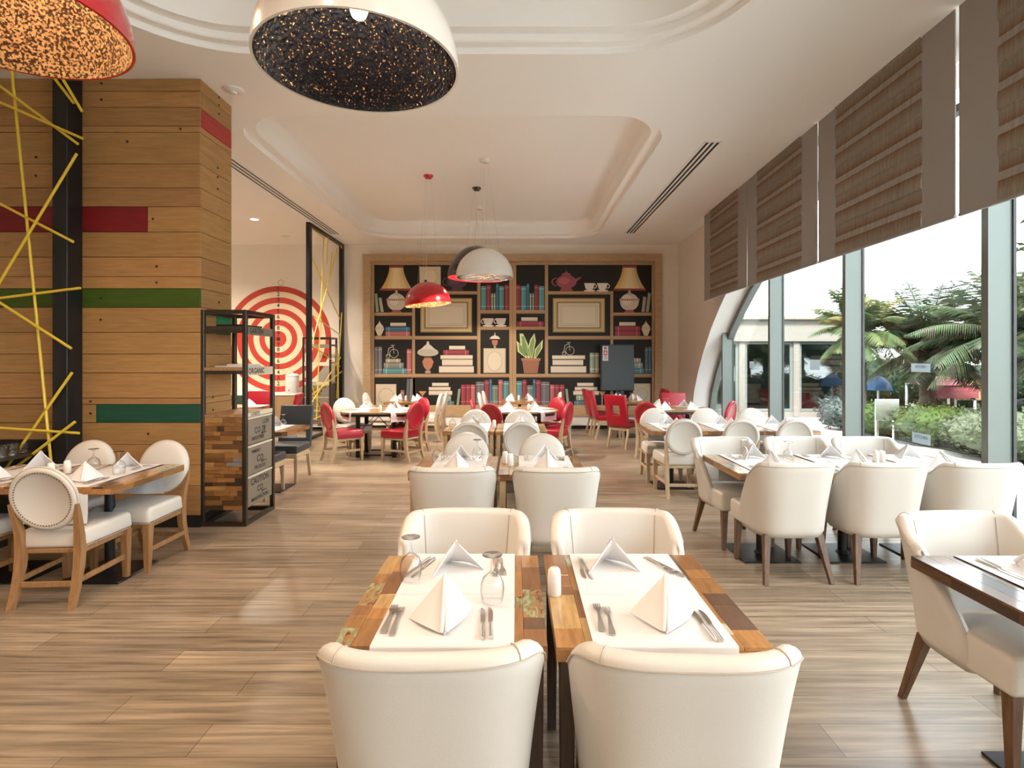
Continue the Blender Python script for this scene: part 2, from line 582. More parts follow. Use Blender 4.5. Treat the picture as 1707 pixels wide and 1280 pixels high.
# ------------------------------------------------------------------ the room
b = MB()
b.add([(-9, -5, 0), W(-5, 0.25, 0), W(13.13, 0.25, 0), (-9, 13.13, 0)], [(0, 1, 2, 3)])
struct(b.build('floor', 'floor', smooth=False, fix=False))

def rrect(x0, x1, y0, y1, r, n=10):
    pts = []
    for cx, cy, a0 in ((x1 - r, y1 - r, 0), (x0 + r, y1 - r, 90), (x0 + r, y0 + r, 180), (x1 - r, y0 + r, 270)):
        for i in range(n + 1):
            a = radians(a0 + 90 * i / n)
            pts.append((cx + r * cos(a), cy + r * sin(a)))
    return pts

def build_ceiling():
    trays = [(-3.32, 1.80, 6.15, 12.45, 0.75), (-3.32, 1.82, -0.6, 4.90, 1.05)]
    bm = bmesh.new()
    outer = [bm.verts.new(p) for p in ((-9, -5, CEIL), (4.2, -5, CEIL), (4.6, 13.2, CEIL), (-9, 13.2, CEIL))]
    edges = [bm.edges.new((outer[i], outer[(i + 1) % 4])) for i in range(4)]
    for (x0, x1, y0, y1, r) in trays:
        vs = [bm.verts.new((x, y, CEIL)) for x, y in rrect(x0, x1, y0, y1, r)]
        edges += [bm.edges.new((vs[i], vs[(i + 1) % len(vs)])) for i in range(len(vs))]
    bmesh.ops.triangle_fill(bm, use_beauty=True, use_dissolve=False, edges=edges)
    mb = MB()
    mb.add_bm(bm)
    bm.free()
    for (x0, x1, y0, y1, r) in trays:
        prof = [(0, 0), (0, 0.055), (0.012, 0.065), (0.125, 0.065), (0.14, 0.075), (0.145, 0.13), (0.15, 0.22)]
        if y0 < 0:
            prof = [(0, 0), (0, 0.045), (0.01, 0.055), (0.09, 0.055), (0.10, 0.065), (0.10, 0.12), (0.20, 0.125), (0.21, 0.22), (0.215, 0.26)]
        i0, z0 = prof[-1]
        for k in range(1, 7):
            a = radians(90 * k / 6)
            prof.append((i0 + 0.12 * (1 - cos(a)), z0 + 0.12 * sin(a)))
        loops = []
        for ins, dz in prof:
            loops.append([(x, y, CEIL + dz) for x, y in rrect(x0 + ins, x1 - ins, y0 + ins, y1 - ins, max(r - ins, 0.2))])
        n = len(loops[0])
        vs = [p for l in loops for p in l]
        fs = []
        for i in range(len(loops) - 1):
            for k in range(n):
                fs.append((i * n + k, i * n + (k + 1) % n, (i + 1) * n + (k + 1) % n, (i + 1) * n + k))
        fs.append([(len(loops) - 1) * n + k for k in range(n)])
        mb.add(vs, fs)
    o = mb.build('ceiling', 'ceil', angle=30)
    return struct(o)
build_ceiling()
TRAY_TOP = CEIL + 0.34

b = MB(); b.box(-9.0, 4.5, WALL_Y, WALL_Y + 0.2, 0, CEIL + 0.4)
struct(b.build('wall_back', 'backwall'))
b = MB(); b.box(-9.2, -9.0, -5, WALL_Y + 0.2, 0, CEIL + 0.4)
struct(b.build('wall_left', 'backwall'))
b = MB(); b.box(-9.2, 4.2, -5.2, -5.0, 0, CEIL + 0.4)
struct(b.build('wall_front', 'paint'))

# right-hand wall with the sweeping arch edge towards the glass
arch = [(12.12, 0), (12.0, 0.45), (11.82, 0.95), (11.55, 1.35), (11.2, 1.75), (10.72, 2.2), (10.25, 2.55), (9.75, 2.87), (9.0, 3.3), (8.2, 3.68), (7.3, 4.02), (6.2, 4.34)]
b = MB()
poly = arch + [(13.2, 4.34), (13.2, 0)]
n = len(poly)
vi = [W(d, -0.25, z) for d, z in poly]; vo = [W(d, 0.22, z) for d, z in poly]
b.add(vi + vo, [list(range(n)), list(range(n, 2 * n))[::-1]], 0)
b.add(vi + vo, [(i, i + 1, n + i + 1, n + i) for i in range(len(arch) - 1)], 1)
struct(b.build('wall_right', ['sidewall', 'white'], angle=40))

# windows: one bay between each pair of mullions
MULL = [10.83, 8.68, 6.594, 4.54, 2.47, 0.4, -1.67, -3.74]
for i in range(len(MULL)):
    d1 = MULL[i]
    d0 = MULL[i + 1] if i + 1 < len(MULL) else -5.0
    ztop = 4.33
    w = struct(thing(f'window_{i + 2}', W(d0, 0, 0)))
    inv = Matrix.Translation(-W(d0, 0, 0))
    b = MB(); wbox(b, d0 + 0.03, d1 - 0.03, 0.165, 0.18, 0.07, ztop)
    b.v = [inv @ p for p in b.v]
    b.build('pane', 'pane', w, smooth=False)
    b = MB(); wbox(b, d1 - 0.035, d1 + 0.035, 0.0, 0.19, 0.0, 2.35 if i == 0 else ztop)
    wbox(b, d1 - 0.05, d1 + 0.05, 0.19, 0.215, 0.0, 2.2 if i == 0 else ztop, 1)
    b.v = [inv @ p for p in b.v]
    b.build('mullion', ['mullion', 'mullion_dark'], w)
    for nm_, z_ in (('sill_rail', 0.0), ('transom', 3.86)):
        b = MB(); wbox(b, d0 + 0.03, d1 - 0.03, 0.12, 0.21, z_, z_ + 0.07)
        b.v = [inv @ p for p in b.v]
        b.build(nm_, 'mullion', w)
# window_1: the glass closing the foot of the arch
w = struct(thing('window_1', W(10.83, 0, 0)))
inv = Matrix.Translation(-W(10.83, 0, 0))
b = MB(); b.add([W(d, 0.185, z) for d, z in [(10.86, 0.07), (12.1, 0.07)] + [(d, z) for d, z in arch if 0.2 < z < 2.15] + [(10.86, 2.08)]], [tuple(range(2 + len([1 for d, z in arch if 0.2 < z < 2.15]) + 1))])
b.v = [inv @ p for p in b.v]
b.build('pane', 'pane', w, smooth=False, fix=False)
b = MB()
for k in range(len(arch) - 1):
    (da, za), (db, zb) = arch[k], arch[k + 1]
    L_ = sqrt((db - da) ** 2 + (zb - za) ** 2)
    nx, nz = -(zb - za) / L_, (db - da) / L_
    q = [(da + nx * 0.0, za), (db, zb), (db - (zb - za) / L_ * -0.0, zb)]
    inn = lambda d, z, t: (d - abs(zb - za) / L_ * t, z - abs(db - da) / L_ * t)
    a0, a1 = inn(da, za, 0.0), inn(db, zb, 0.0)
    c0, c1 = inn(da, za, 0.10), inn(db, zb, 0.10)
    b.hexa([W(*a0[:1], 0.10, a0[1]), W(a1[0], 0.10, a1[1]), W(a1[0], 0.215, a1[1]), W(a0[0], 0.215, a0[1]),
            W(c0[0], 0.10, c0[1]), W(c1[0], 0.10, c1[1]), W(c1[0], 0.215, c1[1]), W(c0[0], 0.215, c0[1])])
b.v = [inv @ p for p in b.v]
b.build('arch_frame', 'mullion', w)
b = MB(); wbox(b, 10.86, 12.12, 0.12, 0.21, 0, 0.07)
b.v = [inv @ p for p in b.v]
b.build('rail', 'mullion', w)

# ------------------------------------------------------------------ oak-clad block on the left
CLAD_Y0, CLAD_Y1, CLAD_X1 = 5.33, 5.92, -3.05
bounds_px = [118, 125, 152, 179, 210, 220.5, 273, 313, 344.5, 386.5, 428.5, 461, 481, 512.5, 554, 590, 621.5, 663.5, 674, 704.5, 741, 775, 810, 860]
def clad_z(py): return CAM_H - (py - VY) * CLAD_Y0 / FPX
def clad_x(px): return (px - VX) * CLAD_Y0 / FPX
zb_ = [min(clad_z(y), CEIL) for y in bounds_px]
zb_[0] = CEIL
b = MB()
RED, GRN, DGR = (0.22, 0.010, 0.014), (0.055, 0.105, 0.010), (0.012, 0.075, 0.045)
r2 = random.Random(3)
def oak_t():
    k = r2.uniform(0.82, 1.1)
    return (0.43 * k, 0.232 * k * r2.uniform(0.97, 1.03), 0.085 * k)
g = 0.005
for i in range(len(zb_) - 1):
    z1, z0 = zb_[i], zb_[i + 1]
    if z1 - z0 < 0.002:
        continue
    t = oak_t()
    segs = [(-9.0, CLAD_X1, t)]
    y = bounds_px[i]
    if y == 344.5: segs = [(-9.0, clad_x(246), RED), (clad_x(246), CLAD_X1, t)]
    if y == 481: segs = [(-9.0, CLAD_X1, GRN)]
    if y == 674: segs = [(-9.0, clad_x(160), t), (clad_x(160), CLAD_X1, DGR)]
    for (x0, x1, tt) in segs:
        b.rbox(x0 + (g / 2 if x0 > -8.9 else 0), x1 - (g / 2 if x1 < CLAD_X1 else 0), CLAD_Y0, CLAD_Y0 + 0.02, z0 + g / 2, z1 - g / 2, 0.0015, 1, 0, tt)
    t = oak_t()
    segs = [(CLAD_Y0 + 0.0205, CLAD_Y1, t)]
    if y == 179: segs = [(CLAD_Y0 + 0.0205, CLAD_Y1, (0.40, 0.03, 0.03))]
    if y == 512.5: segs = [(CLAD_Y0 + 0.0205, 5.62, t), (5.62, CLAD_Y1, (0.03, 0.22, 0.09))]
    for (y0, y1, tt) in segs:
        b.rbox(CLAD_X1 - 0.02, CLAD_X1, y0 + g / 2, y1 - g / 2, z0 + g / 2, z1 - g / 2, 0.0015, 1, 0, tt)
b.box(-9.0, CLAD_X1 - 0.0205, CLAD_Y0 + 0.021, CLAD_Y1, 0.0, CEIL, 1)
dots = [(169, 139), (169, 166), (301, 215), (212, 236), (60, 262), (60, 293), (255, 365), (91, 408), (261, 444), (261, 471), (168, 497),
        (168, 533), (90, 606), (90, 643), (151, 669), (151, 689), (247, 723), (66, 195), (300, 790), (205, 800)]
for (px, py) in dots:
    mx = Matrix.Translation((clad_x(px), CLAD_Y0 - 0.001, clad_z(py))) @ Matrix.Rotation(pi / 2, 4, 'X')
    b.lathe([(0.011, -0.004), (0.011, 0.003), (0.0, 0.003)], 10, 1, mx=mx)
for (px, py) in [(365, 162), (365, 175), (365, 190), (363, 280), (363, 295), (363, 315), (365, 504), (355, 662), (355, 683)]:
    d = CLAD_X1 * FPX / (px - VX)
    mx = Matrix.Translation((CLAD_X1 + 0.001, d, CAM_H - (py - VY) * d / FPX)) @ Matrix.Rotation(pi / 2, 4, 'Y')
    b.lathe([(0.011, -0.004), (0.011, 0.003), (0.0, 0.003)], 10, 1, mx=mx)
struct(b.build('wall_oak', ['planks', 'black'], smooth=False))
b = MB(); b.box(-9.0, CLAD_X1 + 0.004, CLAD_Y0 - 0.012, CLAD_Y1 + 0.01, 0, 0.115)
struct(b.build('baseboard_oak', 'black'))

# ------------------------------------------------------------------ near yellow-stick panel on the oak wall
ys = thing('stick_screen', (-4.2, 5.2, 0))
def rel(o, p): return Vector(p) - Vector(o.location)
b = MB(); b.rbox(-4.32, -4.18, 5.14, 5.325, 0.0, CEIL, 0.004, 1)
b.v = [rel(ys, p) for p in b.v]; b.build('post', 'iron', ys)
near_sticks = [((14, 60), (87, 790)), ((-90, 77), (130, 240)), ((-90, 131), (138, 231)), ((60, 90), (123, 172)), ((68, 70), (137, 186)),
               ((128, 256), (-60, 570)), ((-80, 298), (122, 403)), ((-80, 507), (134, 480)), ((-60, 466), (119, 581)), ((2, 792), (120, 621)),
               ((-80, 708), (132, 722)), ((14, 788), (125, 703))]
for k, (p, q) in enumerate(near_sticks):
    dd = 5.115 - 0.028 * (k % 3)
    b = MB(); b.tube([rel(ys, PD(p[0], p[1], dd)), rel(ys, PD(q[0], q[1], dd))], 0.0125, 8)
    b.build('stick', 'yellow', ys)
tag(ys, 'black post with crossing yellow sticks against the oak-clad wall', 'screen', 'yellow stick screens')

# far yellow-stick screen
SX = -4.12
fs_ = thing('stick_screen', (SX, 12.0, 0))
b = MB(); b.rbox(SX - 0.04, SX + 0.04, 10.93, 11.05, 0.05, CEIL - 0.06, 0.004, 1); b.v = [rel(fs_, p) for p in b.v]; b.build('post', 'iron', fs_)
b = MB(); b.rbox(SX - 0.04, SX + 0.04, 12.98, 13.12, 0.05, CEIL - 0.06, 0.004, 1); b.v = [rel(fs_, p) for p in b.v]; b.build('post', 'iron', fs_)
b = MB(); b.rbox(SX - 0.04, SX + 0.04, 10.93, 13.12, CEIL - 0.06, CEIL - 0.001, 0.004, 1); b.v = [rel(fs_, p) for p in b.v]; b.build('top_rail', 'iron', fs_)
b = MB(); b.rbox(SX - 0.04, SX + 0.04, 10.93, 13.12, 0.0, 0.05, 0.004, 1); b.v = [rel(fs_, p) for p in b.v]; b.build('bottom_rail', 'iron', fs_)
far_sticks = [((540, 393), (527.4, 700)), ((562.6, 413), (516, 588)), ((520, 430), (569.6, 537)), ((517.6, 523), (569.6, 560)), ((574, 481), (561, 664)),
              ((521.8, 576), (575, 613)), ((569.6, 593), (516, 676)), ((575, 617), (516, 661)), ((517.6, 635), (536, 692)), ((560, 579), (564.5, 664)),
              ((568, 408), (575.5, 422)), ((567, 456), (575, 452)), ((554, 420), (548, 470)), ((547, 392), (545, 440)), ((519, 380), (541, 398)), ((519, 700), (536, 693))]
for k, (p, q) in enumerate(far_sticks):
    xx = SX + (0.0, 0.022, -0.022)[k % 3]
    def on(px, py):
        d = min(max(xx * FPX / (px - VX), 10.95), 13.1)
        return Vector((xx, d, min(max(CAM_H - (py - VY) * d / FPX, 0.05), CEIL - 0.03)))
    b = MB(); b.tube([rel(fs_, on(*p)), rel(fs_, on(*q))], 0.0115, 8)
    b.build('stick', 'yellow', fs_)
tag(fs_, 'tall black frame strung with yellow sticks beside the target wall', 'screen', 'yellow stick screens')

# ------------------------------------------------------------------ dark glass station at the foot of the oak wall
st = thing('glass_station', (-4.9, 5.0, 0))
b = MB(); b.box(-6.2, -4.46, 5.27, 5.31, 0.0, 0.85); b.v = [rel(st, p) for p in b.v]; b.build('back_panel', 'black', st)
b = MB(); b.rbox(-5.2, -4.42, 4.30, 5.265, 0.735, 0.755, 0.003, 1); b.v = [rel(st, p) for p in b.v]; b.build('shelf', 'darkwood', st)
b = MB(); b.rbox(-5.2, -4.42, 4.30, 5.265, 0.53, 0.55, 0.003, 1); b.v = [rel(st, p) for p in b.v]; b.build('shelf', 'darkwood', st)
b = MB(); b.rbox(-5.2, -4.42, 4.30, 5.265, 0.0, 0.09, 0.003, 1); b.v = [rel(st, p) for p in b.v]; b.build('plinth', 'black', st)
for (x, y) in ((-5.18, 4.32), (-4.46, 4.32), (-5.18, 5.22), (-4.46, 5.22)):
    b = MB(); b.box(x, x + 0.03, y, y + 0.03, 0.09, 0.735); b.v = [rel(st, p) for p in b.v]; b.build('upright', 'iron', st)
tag(st, 'low black station with open shelves of tumblers by the oak wall', 'station')
b = MB(); b.lathe([(0.0, 0.004), (0.030, 0.004), (0.034, 0.008), (0.036, 0.095), (0.034, 0.095), (0.032, 0.012), (0.0, 0.010)], 16)
tumb = b.build('tumbler', 'goblet')
USED_T = 0
for row, (z, xs) in enumerate(((0.756, (-4.50, -4.60)), (0.551, (-4.50, -4.60)))):
    for c, x in enumerate(xs):
        for k in range(6):
            place(tumb, (x, 4.52 + 0.105 * k, z), 0.3 * k, ('clear glass tumbler on the upper shelf of the black station', 'clear glass tumbler on the lower shelf of the black station')[row], 'tumbler',
                  ('tumblers on the upper shelf', 'tumblers on the lower shelf')[row])

# ------------------------------------------------------------------ industrial drawer shelf unit
def reclaimed_color(r):
    k = r.random()
    s = r.uniform(0.75, 1.2)
    if k < 0.54: c = (0.44, 0.21, 0.065)
    elif k < 0.76: c = (0.28, 0.125, 0.045)
    elif k < 0.88: c = (0.13, 0.07, 0.04)
    elif k < 0.975: c = (0.52, 0.32, 0.12)
    elif k < 0.985: c = (0.20, 0.26, 0.12)
    else: c = (0.52, 0.45, 0.33)
    return tuple(x * s for x in c)

def shelf_unit(full=True):
    """local: width along x (-0.2..0.2), depth along y (0..0.6); drawers face +x"""
    W2, D, H = 0.205, 0.60, 2.10
    root = thing('shelf_unit')
    for x in (-W2, W2):
        for y in (0.0, D):
            b = MB(); b.rbox(x - 0.02, x + 0.02, y - 0.02, y + 0.02, 0, H, 0.003, 1); b.build('post', 'steel_black', root)
    for z in (0.02, H - 0.02):
        for y in (0.0, D):
            b = MB(); b.box(-W2 + 0.02, W2 - 0.02, y - 0.018, y + 0.018, z - 0.02, z + 0.0195); b.build('rail', 'steel_black', root)
        for x in (-W2, W2):
            b = MB(); b.box(x - 0.018, x + 0.018, 0.02, D - 0.02, z - 0.02, z + 0.0195); b.build('rail', 'steel_black', root)
    for z in (1.905, 1.505):
        b = MB(); b.rbox(-W2 + 0.02, W2 - 0.018, -0.016, D + 0.016, z, z + 0.035, 0.003, 1)
        sh = b.build('shelf', 'darkwood' if z > 1.8 else 'oak', root)
        b = MB(); b.box(-W2 + 0.02, W2 - 0.02, -0.019, -0.002, z - 0.03, z + 0.005); b.build('shelf_rail', 'steel_black', sh)
        b = MB(); b.box(W2 - 0.004, W2 + 0.013, 0.021, D - 0.021, z - 0.045, z + 0.036)
        lab = b.build('label_strip', 'label_strip' if z < 1.8 else 'grey_drawer', sh)
        vs, fq = text_geo('GARTEN' if z > 1.8 else 'ORGANIC', 0.075)
        mx = Matrix.Translation((W2 + 0.0145, 0.21, z - 0.004)) @ Matrix(((0, 0, 1, 0), (1, 0, 0, 0), (0, 1, 0, 0), (0, 0, 0, 1)))
        b = MB(); b.add(vs, fq, 0, mx=mx); b.build('lettering', 'stencil', lab, smooth=False, fix=False)
    # cabinet
    b = MB(); b.rbox(-W2 + 0.021, W2 - 0.016, -0.012, D + 0.012, 1.055, 1.085, 0.003, 1); b.build('cabinet_top', 'oak', root)
    b = MB()
    b.box(-W2 + 0.021, W2 - 0.02, 0.0, D, 0.155, 1.054, 0)
    b.build('carcass', 'darkwood', root)
    r = random.Random(11)
    b = MB()
    z = 0.158
    while z < 1.05:
        h = min(r.choice((0.036, 0.044, 0.05)), 1.054 - z)
        if h < 0.015: break
        x = -W2 + 0.022
        while x < W2 - 0.021:
            l = r.uniform(0.06, 0.2)
            x1 = min(x + l, W2 - 0.021)
            if W2 - 0.021 - x1 < 0.03: x1 = W2 - 0.021
            if x1 - x > 0.004:
                k_ = r.random(); s_ = r.uniform(0.7, 1.15)
                c = (0.33, 0.15, 0.045) if k_ < 0.42 else (0.16, 0.07, 0.025) if k_ < 0.7 else (0.055, 0.032, 0.02) if k_ < 0.86 else (0.42, 0.23, 0.08) if k_ < 0.96 else (0.34, 0.31, 0.28)
                c = tuple(v * s_ for v in c)
                b.rbox(x, x1 - 0.001, -0.004 - r.uniform(0.004, 0.012), 0.0, z, z + h - 0.001, 0.001, 1, 0, c)
            x = x1
        z += h
    b.build('mosaic_panel', 'mosaic', root, smooth=False)
    specs = [(0.775, 1.035, ('LOVE', 'CO 78', 'INDUSTRIES')), (0.475, 0.755, ('TIMBERLY', 'CO', 'PRODUCE')), (0.165, 0.455, ('CAUTION', 'CO', 'MANUFACTURE'))]
    for (z0, z1, words) in specs:
        b = MB(); b.rbox(W2 - 0.018, W2 + 0.006, 0.024, D - 0.024, z0, z1 - 0.012, 0.003, 1)
        dr = b.build('drawer', 'grey_drawer', root)
        b = MB(); b.box(W2 - 0.018, W2 + 0.010, 0.022, D - 0.022, z1 - 0.008, z1 + 0.010); b.build('edge_strip', 'label_strip', dr)
        b = MB()
        sizes = (0.045, 0.095, 0.052)
        if words[0] == 'CAUTION': sizes = (0.088, 0.085, 0.052)
        if words[0] == 'LOVE': sizes = (0.06, 0.085, 0.05)
        zc = (z1 - 0.06, (z0 + z1) / 2 - 0.005, z0 + 0.05)
        for wd, s, zz in zip(words, sizes, zc):
            vs, fq = text_geo(wd, s)
            yc = D / 2
            if wd == 'LOVE': yc = D * 0.72
            if wd == 'TIMBERLY': yc = D * 0.36
            if wd == 'INDUSTRIES': yc = D * 0.42
            mx = Matrix.Translation((W2 + 0.0075, yc, zz)) @ Matrix(((0, 0, 1, 0), (1, 0, 0, 0), (0, 1, 0, 0), (0, 0, 0, 1)))
            b.add(vs, fq, 0, mx=mx)
        b.build('lettering', 'stencil', dr, smooth=False, fix=False)
        b = MB()
        zc = (z0 + z1) / 2 - 0.005
        b.tube([(W2 + 0.006, D / 2 + 0.03, zc - 0.04), (W2 + 0.03, D / 2 + 0.03, zc - 0.03), (W2 + 0.03, D / 2 + 0.09, zc - 0.03), (W2 + 0.006, D / 2 + 0.09, zc - 0.04)], 0.005, 6)
        b.build('pull', 'steel_black', dr)
    b = MB(); b.box(W2 - 0.004, W2 + 0.012, 0.022, D - 0.022, 1.052, 1.095); ls = b.build('label_strip', 'label_strip', root)
    vs, fq = text_geo('LOGISTIC', 0.045)
    mx = Matrix.Translation((W2 + 0.0135, 0.19, 1.073)) @ Matrix(((0, 0, 1, 0), (1, 0, 0, 0), (0, 1, 0, 0), (0, 0, 0, 1)))
    b = MB(); b.add(vs, fq, 0, mx=mx); b.build('lettering', 'stencil', ls, smooth=False, fix=False)
    return root
su = shelf_unit()
SUX, SUY = -2.835, 5.36
place(su, (SUX, SUY, 0), 0, 'tall steel shelf unit with stencilled drawers at the oak wall corner', 'shelf unit', 'steel shelf units with drawers')
place(su, (-4.75, 12.55, 0), -pi / 2, 'tall steel shelf unit half hidden behind the far stick screen', 'shelf unit', 'steel shelf units with drawers')
# things lying on its shelves
b = MB(); b.rbox(-0.13, 0.15, -0.2, 0.2, 0, 0.012, 0.002, 1, mx=Matrix.Rotation(0.05, 4, 'Z'))
b.rbox(-0.12, 0.14, -0.19, 0.2, 0.012, 0.022, 0.002, 1, mx=Matrix.Rotation(-0.06, 4, 'Z'))
o = b.build('menu_folder', 'black'); o.location = (SUX + 0.01, SUY + 0.27, 1.941)
tag(o, 'black menu folders lying on the top shelf of the steel unit', 'menu')
b = MB()
b.bevelled([(-0.16, -0.16, 0), (0.17, -0.16, 0), (0.17, 0.16, 0), (-0.16, 0.16, 0), (-0.16, -0.15, 0.012), (0.17, -0.15, 0.012), (0.17, 0.15, 0.012), (-0.16, 0.15, 0.012)], 0.004, 2)
b.bevelled([(-0.05, -0.14, 0.0125), (0.17, -0.14, 0.0125), (0.17, 0.13, 0.0125), (-0.05, 0.13, 0.0125), (-0.05, -0.13, 0.03), (0.17, -0.13, 0.03), (0.17, 0.12, 0.03), (-0.05, 0.12, 0.03)], 0.006, 2)
o = b.build('folded_cloth', 'cloth'); o.location = (SUX + 0.0, SUY + 0.28, 1.541)
tag(o, 'folded white cloths lying on the open middle shelf of the steel unit', 'cloth')

# ------------------------------------------------------------------ target painted on the back wall
tg = thing('wall_target', (-5.65, WALL_Y, 2.087))
U = 0.1345
b = MB()
rad = [(1.43, 0), (2.39, 1), (3.37, 2), (4.39, 1), (5.37, 2), (6.36, 1), (7.37, 2), (8.36, 1), (9.35, 2)]
cols = {0: (0.52, 0.055, 0.035), 1: (0.80, 0.66, 0.46), 2: (0.52, 0.055, 0.035)}
prev = 0
for k, (r, c) in enumerate(rad):
    r0, r1 = prev * U, r * U
    N = 96
    y = -0.004
    vs, fq = [], []
    for i in range(N):
        a = 2 * pi * i / N
        vs += [(r0 * cos(a), y, r0 * sin(a)), (r1 * cos(a), y, r1 * sin(a))]
    for i in range(N):
        j = (i + 1) % N
        fq.append((2 * i, 2 * i + 1, 2 * j + 1, 2 * j) if r0 > 0 else (2 * i, 2 * i + 1, 2 * j + 1))
    if c == 1 and True:
        pass
    b.add(vs, fq, 0, cols[c])
    prev = r
b.build('rings', 'tint', tg, smooth=False, fix=False)
b = MB()
R90 = Matrix.Rotation(pi / 2, 4, 'X')
for k in range(1, 10):
    for s in (1, -1):
        rr = (9.9 - k) * U + (0.0 if k < 9 else 0.0)
        if k == 9: rr = 0.95 * U
        vs, fq = text_geo(str(k), 0.135)
        b.add(vs, fq, 0, mx=Matrix.Translation((0, -0.006, s * rr)) @ R90)
b.lathe([(0, 0), (0.05, 0)], 24, mx=Matrix.Translation((0, -0.007, 0)) @ R90)
b.build('numerals', 'stencil', tg, smooth=False, fix=False)
b = MB(); b.tube([(0.06 + 0.065 * cos(a), -0.005, 9.95 * U + 0.065 * sin(a)) for a in [2 * pi * i / 24 for i in range(24)]], 0.003, 5, closed=True)
b.build('ring_mark', 'stencil', tg)
tag(tg, 'big red and cream numbered target painted on the back wall', 'target')

# cabinet and water urn under the target
cb = thing('sideboard', (-5.55, 12.85, 0))
b = MB(); b.rbox(-1.0, 0.62, -0.23, 0.26, 0.08, 0.78, 0.004, 1); b.build('body', 'frame_oak', cb)
b = MB(); b.rbox(-1.03, 0.65, -0.26, 0.265, 0.78, 0.82, 0.004, 1); b.build('top', 'white', cb)
b = MB(); b.box(-0.97, 0.6, -0.2, 0.24, 0.0, 0.08); b.build('plinth', 'black', cb)
for k in range(3):
    x0 = -0.98 + 0.53 * k
    b = MB(); b.rbox(x0 + 0.006, x0 + 0.524, -0.248, -0.231, 0.1, 0.765, 0.003, 1, 0, (0.03, 0.07, 0.045) if k == 0 else (0.36, 0.23, 0.12))
    dr = b.build('door', 'tint', cb)
    b = MB(); b.tube([(x0 + 0.45, -0.27, 0.62), (x0 + 0.45, -0.27, 0.72)], 0.008, 8); b.tube([(x0 + 0.45, -0.249, 0.67), (x0 + 0.45, -0.27, 0.67)], 0.005, 6); b.build('handle', 'steel', dr)
tag(cb, 'long oak sideboard with white top below the painted target', 'sideboard')
ur = thing('water_urn', (-5.2, 12.83, 0.82))
b = MB(); b.lathe([(0, 0), (0.145, 0), (0.15, 0.01), (0.15, 0.36), (0.14, 0.37), (0, 0.37)], 28); b.build('body', 'china', ur)
b = MB(); b.lathe([(0.143, 0.371), (0.15, 0.385), (0.145, 0.42), (0.10, 0.45), (0.03, 0.457), (0.03, 0.475), (0, 0.475)], 28); b.build('lid', 'plastic', ur)
b = MB(); b.tube([(0, -0.149, 0.08), (0, -0.20, 0.08), (0, -0.20, 0.05)], 0.014, 8); b.build('spigot', 'steel', ur)
tag(ur, 'white lidded water urn standing on the sideboard below the target', 'urn')

